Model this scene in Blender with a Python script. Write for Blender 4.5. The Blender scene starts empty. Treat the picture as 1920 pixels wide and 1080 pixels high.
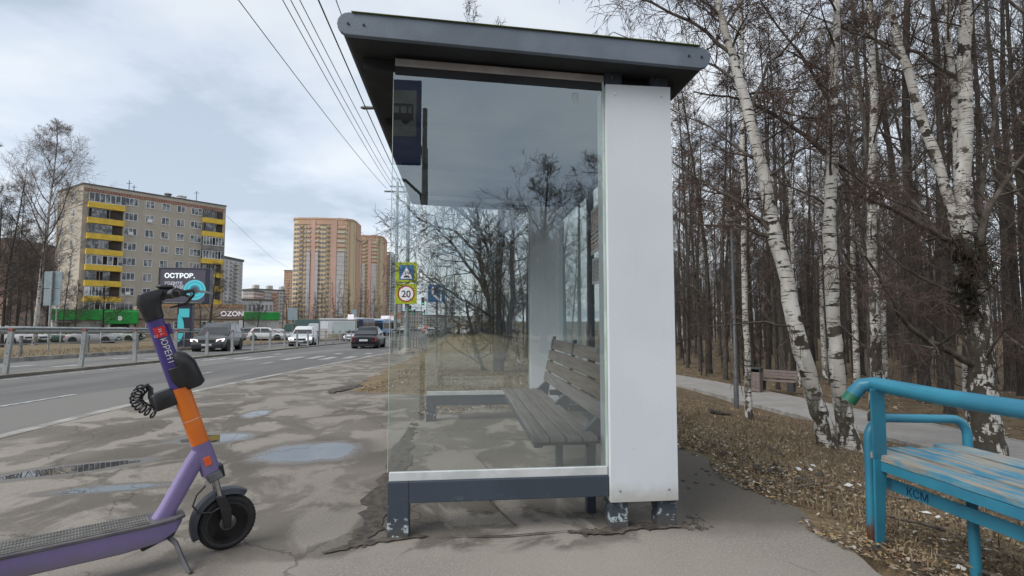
import bpy, bmesh, math, random
from mathutils import Vector, Matrix
import numpy as np
R = math.radians
PI = math.pi
sc = bpy.context.scene
# ---------------------------------------------------------------- camera
CAMH = 1.07
F = 960.0
camd = bpy.data.cameras.new('camera')
cam = bpy.data.objects.new('camera', camd)
sc.collection.objects.link(cam)
sc.camera = cam
camd.sensor_width = 36; camd.lens = 36 * F / 1920
camd.clip_start = 0.05; camd.clip_end = 6000
CM = Matrix.Rotation(-R(5.83), 3, 'Z') @ Matrix.Rotation(PI/2 + R(3.69), 3, 'X')
cam.matrix_world = Matrix.Translation((0, 0, CAMH)) @ CM.to_4x4()
def ray(x, y): return CM @ Vector(((x-960)/F, -(y-540)/F, -1))
def P(x, y, Y):
    """point that the photograph shows at (x, y) when it stands Y metres ahead"""
    d = ray(x, y); return Vector((0, 0, CAMH)) + d * (Y / d.y)
# ---------------------------------------------------------------- sky and light
world = bpy.data.worlds.new('World'); sc.world = world; world.use_nodes = True
SUN_EL, SUN_AZ = R(44), R(-122)         # azimuth from +Y towards -X
def build_world():
    nt = world.node_tree; N = nt.nodes; L = nt.links
    for n in list(N): N.remove(n)
    out = N.new('ShaderNodeOutputWorld'); bg = N.new('ShaderNodeBackground')
    sky = N.new('ShaderNodeTexSky'); sky.sky_type = 'NISHITA'; sky.sun_disc = False
    sky.sun_elevation = SUN_EL; sky.sun_rotation = SUN_AZ
    sky.air_density = 1.2; sky.dust_density = 2.0
    tc = N.new('ShaderNodeTexCoord'); sep = N.new('ShaderNodeSeparateXYZ')
    L.new(tc.outputs['Generated'], sep.inputs[0])
    def m(op, a, b=None, c=None):
        n = N.new('ShaderNodeMath'); n.operation = op
        for i, v in enumerate((a, b, c)):
            if v is None: continue
            if isinstance(v, (int, float)): n.inputs[i].default_value = v
            else: L.new(v, n.inputs[i])
        return n.outputs[0]
    zz = m('ADD', m('MAXIMUM', sep.outputs[2], 0.0), 0.16)
    cx = m('DIVIDE', sep.outputs[0], zz); cy = m('DIVIDE', sep.outputs[1], zz)
    cmb = N.new('ShaderNodeCombineXYZ'); L.new(cx, cmb.inputs[0]); L.new(cy, cmb.inputs[1])
    def noise(scale, detail, rough, off, dist=0.0):
        mp = N.new('ShaderNodeMapping'); mp.inputs['Location'].default_value = off
        L.new(cmb.outputs[0], mp.inputs[0])
        n = N.new('ShaderNodeTexNoise'); n.inputs['Scale'].default_value = scale
        n.inputs['Detail'].default_value = detail; n.inputs['Roughness'].default_value = rough
        n.inputs['Distortion'].default_value = dist
        L.new(mp.outputs[0], n.inputs['Vector']); return n.outputs['Fac']
    n1 = noise(0.75, 8, 0.52, (3.1, 7.7, 0), 0.25)
    n2 = noise(1.3, 8, 0.55, (1.3, 2.2, 0), 0.2)
    mixv = m('ADD', m('MULTIPLY', n1, 0.65), m('MULTIPLY', n2, 0.35))
    cr = N.new('ShaderNodeValToRGB'); L.new(mixv, cr.inputs[0])
    el = cr.color_ramp.elements
    el[0].position = 0.41; el[0].color = (2.9, 3.35, 3.95, 1)
    el[1].position = 0.61; el[1].color = (5.0, 5.1, 5.25, 1)
    e = el.new(0.46); e.color = (3.8, 4.2, 4.8, 1)
    e = el.new(0.53); e.color = (4.6, 4.9, 5.2, 1)
    # warmer, brighter clouds low in the sky ahead
    mr = N.new('ShaderNodeMapRange'); mr.inputs['From Min'].default_value = 0.0; mr.inputs['From Max'].default_value = 0.5
    mr.inputs['To Min'].default_value = 1.12; mr.inputs['To Max'].default_value = 0.94
    L.new(sep.outputs[2], mr.inputs['Value'])
    vm = N.new('ShaderNodeVectorMath'); vm.operation = 'SCALE'
    L.new(cr.outputs[0], vm.inputs[0]); L.new(mr.outputs[0], vm.inputs['Scale'])
    mx = N.new('ShaderNodeMix'); mx.data_type = 'RGBA'
    mx.inputs['Factor'].default_value = 0.88
    L.new(sky.outputs[0], mx.inputs['A']); L.new(vm.outputs[0], mx.inputs['B'])
    L.new(mx.outputs['Result'], bg.inputs['Color']); bg.inputs['Strength'].default_value = 0.118
    L.new(bg.outputs[0], out.inputs[0])
build_world()
sund = bpy.data.lights.new('sun', 'SUN'); sund.energy = 1.6; sund.angle = R(35); sund.color = (1, .97, .93)
sun = bpy.data.objects.new('sun', sund); sc.collection.objects.link(sun)
sdir = Vector((math.sin(SUN_AZ)*math.cos(SUN_EL), math.cos(SUN_AZ)*math.cos(SUN_EL), math.sin(SUN_EL)))
sun.rotation_euler = sdir.to_track_quat('Z', 'Y').to_euler()
sc.view_settings.view_transform = 'Standard'; sc.view_settings.look = 'None'
sc.view_settings.exposure = 0.72; sc.view_settings.gamma = 1.0
sc.render.engine = 'CYCLES'
sc.cycles.transparent_max_bounces = 24
sc.cycles.max_bounces = 6
# ---------------------------------------------------------------- helpers
COL = sc.collection
class MB:
    def __init__(s): s.v = []; s.f = []
    def obox(s, o, ux, uy, uz):
        o = Vector(o); ux = Vector(ux); uy = Vector(uy); uz = Vector(uz); b = len(s.v)
        for k in range(8):
            p = o.copy()
            if k & 1: p += ux
            if k & 2: p += uy
            if k & 4: p += uz
            s.v.append(tuple(p))
        fs = [(0,2,3,1),(4,5,7,6),(0,1,5,4),(2,6,7,3),(0,4,6,2),(1,3,7,5)]
        if ux.cross(uy).dot(uz) < 0: fs = [t[::-1] for t in fs]
        s.f += [tuple(b+i for i in t) for t in fs]; return s
    def box(s, x0, x1, y0, y1, z0, z1):
        return s.obox((x0,y0,z0), (x1-x0,0,0), (0,y1-y0,0), (0,0,z1-z0))
    def tube(s, pts, rad, sides=8, cap=True, flat=None):
        pts = [Vector(p) for p in pts]; n = len(pts)
        if isinstance(rad, (int, float)): rad = [rad]*n
        b = len(s.v); prev = None
        for i, p in enumerate(pts):
            t = (pts[min(i+1,n-1)] - pts[max(i-1,0)])
            t = t.normalized() if t.length > 1e-9 else Vector((0,0,1))
            if prev is None:
                a = Vector((0,0,1)) if abs(t.z) < .9 else Vector((1,0,0))
                u = t.cross(a).normalized()
            else:
                u = (prev - t*prev.dot(t)); u = u.normalized() if u.length > 1e-6 else t.orthogonal().normalized()
            prev = u; w = t.cross(u)
            for k in range(sides):
                a = 2*PI*k/sides
                s.v.append(tuple(p + (u*math.cos(a) + w*math.sin(a))*rad[i]))
        for i in range(n-1):
            for k in range(sides):
                k2 = (k+1) % sides
                s.f.append((b+i*sides+k, b+i*sides+k2, b+(i+1)*sides+k2, b+(i+1)*sides+k))
        if cap:
            s.f.append(tuple(b+k for k in range(sides))[::-1]); s.f.append(tuple(b+(n-1)*sides+k for k in range(sides)))
        return s
    def lathe(s, prof, o=(0,0,0), ax='Z', n=24):
        """prof: list of (radius, height along axis)"""
        b = len(s.v); o = Vector(o)
        for r, h in prof:
            for k in range(n):
                a = 2*PI*k/n; c, q = r*math.cos(a), r*math.sin(a)
                p = {'Z': (c,q,h), 'Y': (c,h,q), 'X': (h,c,q)}[ax]
                s.v.append(tuple(o+Vector(p)))
        for i in range(len(prof)-1):
            for k in range(n):
                k2 = (k+1) % n
                q = (b+i*n+k, b+i*n+k2, b+(i+1)*n+k2, b+(i+1)*n+k)
                s.f.append(q if ax != 'Y' else q[::-1])
        if prof[0][0] > 1e-5: s.f.append(tuple(b+k for k in range(n)))
        if prof[-1][0] > 1e-5: s.f.append(tuple(b+(len(prof)-1)*n+k for k in range(n)))
        return s
    def prism(s, poly, o, u, v, w):
        """polygon (a,b) in the u,v plane at o, thickness vector w"""
        o = Vector(o); u = Vector(u); v = Vector(v); w = Vector(w); b = len(s.v); n = len(poly)
        for a, c in poly: s.v.append(tuple(o+u*a+v*c))
        for a, c in poly: s.v.append(tuple(o+u*a+v*c+w))
        s.f.append(tuple(b+k for k in range(n))[::-1]); s.f.append(tuple(b+n+k for k in range(n)))
        for k in range(n):
            k2 = (k+1) % n; s.f.append((b+k, b+k2, b+n+k2, b+n+k))
        return s
    def loft(s, rings, cap=True):
        b = len(s.v); n = len(rings[0])
        for r in rings: s.v += [tuple(p) for p in r]
        for i in range(len(rings)-1):
            for k in range(n):
                k2 = (k+1) % n; s.f.append((b+i*n+k, b+i*n+k2, b+(i+1)*n+k2, b+(i+1)*n+k))
        if cap:
            s.f.append(tuple(b+k for k in range(n))[::-1]); s.f.append(tuple(b+(len(rings)-1)*n+k for k in range(n)))
        return s
    def quad(s, a, b_, c, d):
        b = len(s.v); s.v += [tuple(a), tuple(b_), tuple(c), tuple(d)]; s.f.append((b, b+1, b+2, b+3)); return s
    def mesh(s, name):
        me = bpy.data.meshes.new(name); me.from_pydata(s.v, [], s.f); me.update(); return me
    def build(s, name, mat=None, parent=None, smooth=False, bevel=0, fix=True, label=None, sub=0):
        me = s.mesh(name)
        if fix and len(s.f) < 30000:
            bm = bmesh.new(); bm.from_mesh(me); bmesh.ops.recalc_face_normals(bm, faces=bm.faces); bm.to_mesh(me); bm.free()
        o = bpy.data.objects.new(name, me); COL.objects.link(o)
        if mat: me.materials.append(mat)
        if parent: o.parent = parent
        if smooth:
            me.polygons.foreach_set('use_smooth', [True]*len(me.polygons))
            if smooth != 'all':
                try: me.set_sharp_from_angle(angle=R(40))
                except Exception: pass
        if bevel:
            m = o.modifiers.new('bevel', 'BEVEL'); m.width = bevel; m.segments = 2; m.limit_method = 'ANGLE'
        if sub:
            m = o.modifiers.new('sub', 'SUBSURF'); m.levels = sub; m.render_levels = sub
        if label: o['label'] = label
        return o
def tag(o, label, cat, group=None, kind=None):
    o['label'] = label; o['category'] = cat
    if group: o['group'] = group
    if kind: o['kind'] = kind
    return o
def struct(o): o['kind'] = 'structure'; return o
def thing(name, label, cat, loc=(0,0,0), rz=0, group=None):
    o = bpy.data.objects.new(name, None); COL.objects.link(o); o.empty_display_size = .2
    o.location = loc; o.rotation_euler = (0,0,rz)
    return tag(o, label, cat, group)
def copy_tree(o, parent=None):
    c = o.copy(); COL.objects.link(c)
    if parent is not None: c.parent = parent
    for ch in o.children: copy_tree(ch, c)
    return c
def text_mb(body, size, o, u, v, align='CENTER', depth=.001, shear=0, bold=0):
    """letters laid in the plane (u, v) at o; returns a mesh datablock already in place"""
    cu = bpy.data.curves.new('t', 'FONT'); cu.body = body; cu.size = size; cu.align_x = align
    cu.extrude = depth; cu.offset = bold; cu.resolution_u = 4
    ob = bpy.data.objects.new('t', cu); COL.objects.link(ob)
    dg = bpy.context.evaluated_depsgraph_get(); dg.update()
    me = bpy.data.meshes.new_from_object(ob.evaluated_get(dg))
    u = Vector(u).normalized(); v = Vector(v).normalized(); w = u.cross(v)
    M = Matrix((u, v, w)).transposed().to_4x4(); M.translation = Vector(o)
    me.transform(M)
    bpy.data.objects.remove(ob); bpy.data.curves.remove(cu)
    return me
def text_obj(name, mat, parent, *a, label=None, **k):
    me = text_mb(*a, **k); me.name = name
    me.materials.clear(); me.materials.append(mat)
    o = bpy.data.objects.new(name, me); COL.objects.link(o); o.parent = parent
    if label: o['label'] = label
    return o
# ---------------------------------------------------------------- materials
def newmat(name):
    m = bpy.data.materials.new(name); m.use_nodes = True
    nt = m.node_tree; return m, nt, nt.nodes, nt.links, nt.nodes['Principled BSDF']
class NT:
    """small node-writing helper"""
    def __init__(s, name):
        s.m, s.nt, s.N, s.L, s.b = newmat(name)
        s.tc = s.N.new('ShaderNodeTexCoord'); s.geo = s.N.new('ShaderNodeNewGeometry')
    def set(s, inp, v):
        if isinstance(v, (int, float)): inp.default_value = v
        elif isinstance(v, (tuple, list)):
            inp.default_value = tuple(v) + ((1,) if len(v) == 3 and len(inp.default_value) == 4 else ())
        else: s.L.new(v, inp)
    def math(s, op, a, b=None, c=None, clamp=False):
        n = s.N.new('ShaderNodeMath'); n.operation = op; n.use_clamp = clamp
        for i, v in enumerate((a, b, c)):
            if v is not None: s.set(n.inputs[i], v)
        return n.outputs[0]
    def map(s, vec, scale=(1,1,1), loc=(0,0,0), rot=(0,0,0)):
        n = s.N.new('ShaderNodeMapping'); s.L.new(vec, n.inputs[0])
        n.inputs['Scale'].default_value = scale; n.inputs['Location'].default_value = loc; n.inputs['Rotation'].default_value = rot
        return n.outputs[0]
    def noise(s, vec, scale, detail=4, rough=.55, dist=0):
        n = s.N.new('ShaderNodeTexNoise'); s.L.new(vec, n.inputs['Vector'])
        n.inputs['Scale'].default_value = scale; n.inputs['Detail'].default_value = detail
        n.inputs['Roughness'].default_value = rough; n.inputs['Distortion'].default_value = dist
        return n.outputs['Fac']
    def ramp(s, fac, a, b, ca=0.0, cb=1.0):
        n = s.N.new('ShaderNodeMapRange'); n.interpolation_type = 'SMOOTHSTEP'
        s.set(n.inputs['Value'], fac); n.inputs['From Min'].default_value = a; n.inputs['From Max'].default_value = b
        n.inputs['To Min'].default_value = ca; n.inputs['To Max'].default_value = cb
        return n.outputs[0]
    def mix(s, fac, a, b):
        n = s.N.new('ShaderNodeMix'); n.data_type = 'RGBA'
        s.set(n.inputs['Factor'], fac); s.set(n.inputs['A'], a); s.set(n.inputs['B'], b)
        return n.outputs['Result']
    def sep(s, vec):
        n = s.N.new('ShaderNodeSeparateXYZ'); s.L.new(vec, n.inputs[0]); return n.outputs
    def bump(s, h, strength=.3, dist=.01):
        n = s.N.new('ShaderNodeBump'); n.inputs['Strength'].default_value = strength; n.inputs['Distance'].default_value = dist
        s.L.new(h, n.inputs['Height']); s.L.new(n.outputs[0], s.b.inputs['Normal'])
    def fin(s, color=None, rough=None, metal=None, spec=None):
        if color is not None: s.set(s.b.inputs['Base Color'], color)
        if rough is not None: s.set(s.b.inputs['Roughness'], rough)
        if metal is not None: s.set(s.b.inputs['Metallic'], metal)
        if spec is not None: s.set(s.b.inputs['Specular IOR Level'], spec)
        return s.m
MATS = {}
def mat(name, c, rough=.6, c2=None, scale=6, metal=0, bump=0, bscale=None, spec=.5, lo=.35, hi=.65, detail=5, coord='Object', stretch=(1,1,1)):
    """a plain surface with uneven colour, gloss and a little relief"""
    if name in MATS: return MATS[name]
    t = NT(name); v = t.map(t.tc.outputs[coord], stretch)
    n = t.noise(v, scale, detail)
    if c2 is None: c2 = tuple(x*.78 for x in c)
    col = t.mix(t.ramp(n, lo, hi), c, c2)
    r = t.ramp(n, .3, .7, max(0.03, rough-.08), min(1, rough+.08))
    if bump: t.bump(t.noise(v, bscale or scale*6, 4), bump, .004)
    MATS[name] = t.fin(col, r, metal, spec); return MATS[name]
def emat(name, c, s):
    if name in MATS: return MATS[name]
    m, nt, N, L, b = newmat(name)
    b.inputs['Base Color'].default_value = (*c, 1); b.inputs['Emission Color'].default_value = (*c, 1); b.inputs['Emission Strength'].default_value = s
    MATS[name] = m; return m
def chipped(name, paint, paint2, under, amount=.62, scale=9, rough=.4, rust=None, zrust=None):
    """paint that has chipped away in patches; optional rust below a height"""
    t = NT(name); v = t.tc.outputs['Object']
    n = t.noise(v, scale, 8, .62); n2 = t.noise(v, scale*.3, 4)
    base = t.mix(t.ramp(n2, .35, .65), paint, paint2)
    chip = t.ramp(n, amount, amount+.03)
    col = t.mix(chip, base, under)
    if zrust is not None:
        z = t.sep(v)[2]; a = t.math('ADD', z, t.math('MULTIPLY', t.math('SUBTRACT', n, .5), .25))
        rz = t.ramp(a, zrust-.03, zrust+.03, 1, 0)
        col = t.mix(rz, col, t.mix(t.ramp(n, .4, .6), rust, tuple(x*.45 for x in rust)))
    t.bump(t.noise(v, scale*5, 5), .25, .003)
    return t.fin(col, t.ramp(n, .3, .7, rough-.08, rough+.15))
def dist_puddle(t, x, y, cx, cy, rx, ry, rot):
    c, s_ = math.cos(rot), math.sin(rot)
    dx = t.math('SUBTRACT', x, cx); dy = t.math('SUBTRACT', y, cy)
    a = t.math('ADD', t.math('MULTIPLY', dx, c/rx), t.math('MULTIPLY', dy, s_/rx))
    b = t.math('ADD', t.math('MULTIPLY', dx, -s_/ry), t.math('MULTIPLY', dy, c/ry))
    return t.math('SQRT', t.math('ADD', t.math('MULTIPLY', a, a), t.math('MULTIPLY', b, b)))
PUDDLES = [(-1.19,4.42,.36,.30,0.1), (-2.25,5.05,.30,.18,.2), (-2.8,4.15,.42,.13,.45), (-2.2,3.62,.30,.07,.12), (-2.35,6.3,.12,.22,0), (-.9,9.5,.3,.5,0)]
def asphalt_mat():
    t = NT('sidewalk_asphalt'); pos = t.geo.outputs['Position']; X, Y, Z = t.sep(pos)
    big = t.noise(pos, .9, 6, .55, .4); mid = t.noise(t.map(pos, (1,.75,1)), 1.9, 7, .6, .6); fine = t.noise(pos, 60, 3, .6); grit = t.noise(pos, 240, 2, .6)
    dry = t.mix(t.ramp(big, .35, .65), (.262,.238,.208), (.195,.178,.156))
    dry = t.mix(t.ramp(fine, .42, .62), dry, (.25,.222,.19))
    dry = t.mix(t.math('MULTIPLY', t.ramp(t.noise(pos, 130, 2, .6), .56, .66), .5), dry, (.42,.39,.35))
    wetc = (.088,.076,.064)
    # damp patches
    damp = t.math('MULTIPLY', t.ramp(mid, .44, .52), t.ramp(t.noise(pos, .6, 3), .3, .6, .45, 1))
    # the fresh strip in front of the shelter stays dry; ragged front edge
    edge = t.math('ADD', Y, t.math('MULTIPLY', t.math('SUBTRACT', t.noise(pos, 3.5, 5), .5), .35))
    near = t.ramp(edge, 2.42, 2.52)
    strip = t.ramp(t.math('ADD', X, t.math('MULTIPLY', big, .3)), -1.0, -.7)
    dampf = t.math('MULTIPLY', damp, t.math('SUBTRACT', 1.0, t.math('MULTIPLY', strip, t.math('SUBTRACT', 1.0, near))))
    # the damp dark patch right of the shelter
    rp = t.math('MULTIPLY', t.ramp(X, .95, 1.35), t.ramp(edge, 2.42, 2.72))
    dampf = t.math('MAXIMUM', dampf, t.math('MULTIPLY', rp, t.ramp(big, .32, .5, .55, 1)))
    # wet from splash along the shelter's road side and gully
    dd = None
    wob = t.math('MULTIPLY', t.math('SUBTRACT', t.noise(pos, 2.2, 6, .6), .5), 1.15)
    wob2 = t.math('MULTIPLY', t.math('SUBTRACT', t.noise(pos, 9, 4, .6), .5), .3)
    for p in PUDDLES:
        d = dist_puddle(t, X, Y, *p)
        dd = d if dd is None else t.math('MINIMUM', dd, d)
    dd = t.math('ADD', dd, t.math('ADD', wob, wob2))
    rim = t.ramp(dd, 1.1, 1.9, 1, 0)
    water = t.ramp(dd, .93, 1.0, 1, 0)
    dampf = t.math('MAXIMUM', dampf, rim)
    col = t.mix(t.math('MULTIPLY', dampf, t.ramp(fine, .3, .7, .70, .92)), dry, wetc)
    # cracks
    vo = t.N.new('ShaderNodeTexVoronoi'); vo.feature = 'DISTANCE_TO_EDGE'; vo.inputs['Scale'].default_value = .55
    wv = t.N.new('ShaderNodeVectorMath'); wv.operation = 'ADD'
    nc = t.N.new('ShaderNodeTexNoise'); nc.inputs['Scale'].default_value = 2.4; nc.inputs['Detail'].default_value = 6; t.L.new(pos, nc.inputs['Vector'])
    sc_ = t.N.new('ShaderNodeVectorMath'); sc_.operation = 'SCALE'; sc_.inputs['Scale'].default_value = .9; t.L.new(nc.outputs['Color'], sc_.inputs[0])
    t.L.new(pos, wv.inputs[0]); t.L.new(sc_.outputs[0], wv.inputs[1]); t.L.new(wv.outputs[0], vo.inputs['Vector'])
    crack = t.math('MULTIPLY', t.ramp(vo.outputs['Distance'], .002, .008, 1, 0), t.ramp(mid, .38, .52))
    col = t.mix(t.math('MULTIPLY', crack, .42), col, (.035,.03,.027))
    # embedded stones and pale specks
    sp = t.ramp(t.noise(pos, 95, 2, .5), .70, .76)
    col = t.mix(t.math('MULTIPLY', sp, .5), col, (.42,.39,.35))
    col = t.mix(water, col, (.045,.042,.038))
    rough = t.math('SUBTRACT', .95, t.math('MULTIPLY', dampf, .12))
    film = t.math('MULTIPLY', t.ramp(dd, .95, 1.5, 1, 0), t.ramp(fine, .25, .6, .6, 1))
    rough = t.math('SUBTRACT', rough, t.math('MULTIPLY', film, .62))
    rough = t.math('MULTIPLY', rough, t.math('SUBTRACT', 1.0, t.math('MULTIPLY', water, .97)))
    h = t.math('ADD', t.math('MULTIPLY', grit, .6), t.math('MULTIPLY', fine, .8))
    h = t.math('SUBTRACT', t.math('MULTIPLY', h, t.math('SUBTRACT', 1.0, water)), t.math('MULTIPLY', crack, 1.5))
    t.bump(h, .5, .003)
    t.set(t.b.inputs['IOR'], t.math('ADD', t.math('ADD', 1.35, t.math('MULTIPLY', film, .7)), t.math('MULTIPLY', water, 1.6)))
    return t.fin(col, rough, 0, .4)
def road_mat():
    t = NT('road_asphalt'); pos = t.geo.outputs['Position']
    a = t.noise(t.map(pos, (1,.12,1)), 1.1, 6, .6); b = t.noise(pos, 55, 3, .6); c = t.noise(t.map(pos, (.5,.05,1)), .8, 3)
    col = t.mix(t.ramp(a, .3, .7), (.150,.148,.143), (.112,.111,.109))
    col = t.mix(t.ramp(c, .52, .6), col, (.175,.168,.157))
    col = t.mix(t.math('MULTIPLY', t.ramp(b, .55, .75), .4), col, (.25,.24,.23))
    t.bump(b, .3, .006)
    return t.fin(col, t.ramp(a, .3, .7, .8, .95), 0, .25)
def soil_mat():
    t = NT('dry_grass_soil'); pos = t.geo.outputs['Position']; X, Y, Z = t.sep(pos)
    big = t.noise(pos, .35, 6, .6, .3); mid = t.noise(pos, 2.2, 7, .65); fine = t.noise(pos, 26, 4, .7)
    st = t.noise(t.map(pos, (18, 55, 18), rot=(0,0,.5)), 1, 4, .7)
    col = t.mix(t.ramp(mid, .38, .62), (.135,.098,.060), (.075,.054,.036))
    col = t.mix(t.math('MULTIPLY', t.ramp(st, .45, .62), .7), col, (.23,.175,.105))
    col = t.mix(t.math('MULTIPLY', t.ramp(fine, .55, .68), .8), col, (.048,.036,.027))
    # strawy strip beside the asphalt, brown leaf mould farther in, a little green
    strip = t.math('MULTIPLY', t.ramp(X, 4.5, 3.0, 0, 1) if False else t.ramp(t.math('ADD', X, t.math('MULTIPLY', mid, 1.2)), 3.4, 4.6, 1, 0), t.ramp(mid, .35, .6))
    col = t.mix(t.math('MULTIPLY', strip, .55), col, (.30,.235,.14))
    g = t.math('MULTIPLY', t.ramp(t.noise(pos, .8, 5, .6), .55, .68), t.ramp(fine, .4, .6))
    col = t.mix(t.math('MULTIPLY', g, .35), col, (.095,.085,.045))
    left = t.ramp(X, -14, -18)
    col = t.mix(t.math('MULTIPLY', left, .5), col, (.19,.155,.10))
    t.bump(t.math('ADD', fine, t.math('MULTIPLY', st, .7)), .8, .03)
    return t.fin(col, .95, 0, .2)
# ---------------------------------------------------------------- terrain
def sm(a, b, x):
    t = max(0, min(1, (x-a)/(b-a))); return t*t*(3-2*t)
def Lz(y):                                   # the road and pavement fall away ahead
    return -.021*max(0, min(y, 75)-7) - .004*max(0, min(y, 200)-75)
def hn(x, y, s=1.0):
    return (math.sin(x*1.7*s+y*.9*s+1.3)+math.sin(x*.8*s-y*1.9*s+4.1)+math.sin(x*3.1*s+y*2.3*s)*.5)*.4
def curb_x(y): return -4.38 + sm(5, 30, y)*1.35 - .0*y
def G(x, y):
    L = Lz(y)
    if x > -1.6:
        Pz = -1.32 - .032*max(0, min(y, 34)-5)
        c = max(0, (x-1.95)/7.3); c = c + (1-c)*0 if c < 1 else 1
        c = min(1, c*.85 + .15*sm(0, 1, c)) if c < 1 else 1
        z = L*(1-c) + min(Pz, Pz)*c
        if x > 9: z += .06*hn(x*.5, y*.5)
        if x > 1.9: z += .035*hn(x, y)*sm(1.9, 3.2, x)
        if x > 12: z -= 0
        if y > 6.2 and x < 2.2: z += (.07+.08*hn(x, y, .8))*sm(6.2, 8, y)*sm(-1.6,-.9,x)
        return z
    if x > curb_x(y): return L - .02*sm(-1.5, -4.5, x)*0 - .03*(-x-1.6)/3
    if x > -10.55: return L - .22
    if x > -16.6: return L - .22
    return L - .08 + .05*hn(x*.2, y*.2)
YL = [-4000,-800,-200,-90,-60,-45,-30,-20,-12,-8,-5,-3,-2,-1,0,.5,1,1.5,2,2.4,2.8] + [3.2+.4*i for i in range(30)] + [15.5+1*i for i in range(25)] + [42+3*i for i in range(20)] + [110,130,160,200,260,350,500,800,1500,4000]
def sheet(name, xs, zf, mat_, ylist=YL, y0=-1e9, y1=1e9):
    ys = [y for y in ylist if y0 <= y <= y1]; mb = MB(); n = len(xs(0)) if callable(xs) else len(xs)
    for y in ys:
        row = xs(y) if callable(xs) else xs
        for x in row: mb.v.append((x, y, zf(x, y)))
    for j in range(len(ys)-1):
        for i in range(n-1):
            a = j*n+i; mb.f.append((a, a+1, a+n+1, a+n))
    o = mb.build(name, mat_, fix=False, smooth='all'); return struct(o)
M_asph = asphalt_mat(); M_road = road_mat(); M_soil = soil_mat()
GX = sorted(set([-4000,-1500,-600,-300,-160,-100,-70,-50,-40,-32,-26,-22,-19,-17.4,-16.9,-16.7,-14,-10.5,-7,-4.6,-3.2,-2.9,-2.2,-1.9] + [-1.6+.25*i for i in range(70)] + [16.4,17.4,18.5,20,22,24,27,30,34,40,50,65,90,140,250,600,1500,4000]))
YG = sorted(set(YL + [5.4+.2*i for i in range(60)]))
def ground_z(x, y):
    if x <= -1.59 and x > -16.8: return Lz(y) - .42
    if -1.6 <= x < 1.9 and y < 450: return Lz(y) - .30
    return G(x, y) - .012
sheet('ground', GX, ground_z, M_soil, YG)
# soil verge between the pavement and the road side trees, on top of the buried sheet
def rag(y, s=1.0): return .09*math.sin(y*5.1)+.06*math.sin(y*11.3+1)+.05*math.sin(y*2.3)
# pavement: wide round the shelter, narrow beyond it
def right_edge(y):
    a = 1.86 + rag(y)*.5
    b = -1.75 + rag(y)
    k = sm(6.4, 8.6, y); return a*(1-k) + b*k
YS = sorted(set(YL + [1.5+.1*i for i in range(80)]))
def pav_x(y):
    c = curb_x(y) + .12; e = right_edge(y); return [c + (e-c)*i/12 for i in range(13)]
sheet('pavement', pav_x, lambda x, y: (Lz(y) - .03*max(0, -x-1.6)/3), M_asph, YS, -12, 200)
def verge_x(y): e = right_edge(y) - .05; return [e + (2.0-e)*i/8 for i in range(9)]
def verge_z(x, y):
    e = right_edge(y); k = sm(e-.05, e+.6, x)
    return Lz(y) - .012 + k*(.03 + (.07+.08*hn(x, y, .8))*sm(6.2, 8, y))
sheet('verge', verge_x, verge_z, M_soil, YS, 6.2, 400)
# road with kerb
M_kerb = mat('kerb_concrete', (.34,.325,.30), .85, (.2,.19,.175), 3, bump=.4)
sheet('road', lambda y: [-10.55 + (curb_x(y)+10.55)*i/6 for i in range(7)], lambda x, y: Lz(y)-.135, M_road, YL, -30, 600)
sheet('far_road', lambda y: [-16.6, -14.6, -12.6, -10.98], lambda x, y: Lz(y)-.17, M_road, YL, -30, 600)
kb = MB()
def strip_rows(mb, fx0, fx1, fz, th, ys):
    for a, b in zip(ys[:-1], ys[1:]):
        q = []
        for y in (a, b):
            x0, x1, z = fx0(y), fx1(y), fz(y)
            q.append([(x0,y,z-th),(x1,y,z-th),(x1,y,z),(x0,y,z)])
        mb.loft(q, cap=False)
ysk = [y for y in YL if -30 <= y <= 300]
strip_rows(kb, lambda y: curb_x(y)-.03, lambda y: curb_x(y)+.12, lambda y: Lz(y)-.03*(-curb_x(y)-1.6)/3+.006, .3, ysk)
struct(kb.build('kerb', M_kerb))
kb = MB(); strip_rows(kb, lambda y: -16.78, lambda y: -16.6, lambda y: Lz(y)+.0, .4, ysk); struct(kb.build('far_kerb', M_kerb))
M_med = mat('median_ground', (.20,.18,.15), .9, (.13,.12,.10), 1.5, bump=.5)
kb = MB(); strip_rows(kb, lambda y: -10.98, lambda y: -10.55, lambda y: Lz(y)-.06, .4, ysk); struct(kb.build('median', M_med))
# painted markings
tm = NT('road_paint'); pz = tm.geo.outputs['Position']
wear = tm.ramp(tm.noise(pz, 7, 7, .65), .42, .60)
M_paint = tm.fin(tm.mix(wear, (.42,.42,.405), (.19,.187,.18)), .7)
def mark(fx, w, y0, y1, dz=-.129, n=None):
    mb = MB(); n = n or max(1, int((y1-y0)/1.0)); ys = [y0+(y1-y0)*i/n for i in range(n+1)]
    ys = sorted(set(ys+[y for y in YL if y0 < y < y1]))
    for a, b in zip(ys[:-1], ys[1:]):
        mb.quad((fx(a)-w/2,a,Lz(a)+dz),(fx(a)+w/2,a,Lz(a)+dz),(fx(b)+w/2,b,Lz(b)+dz),(fx(b)-w/2,b,Lz(b)+dz))
    return mb
def mergemb(l):
    m = MB()
    for q in l:
        b = len(m.v); m.v += q.v; m.f += [tuple(b+i for i in t) for t in q.f]
    return m
Lx = lambda y: -6.55 - .05*sm(5,20,y)
struct(mark(lambda y: curb_x(y)-.22, .10, -20, 120).build('edge_marking', M_paint, fix=False))
struct(mark(lambda y: -10.15, .12, -20, 160).build('edge_marking', M_paint, fix=False))
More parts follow.
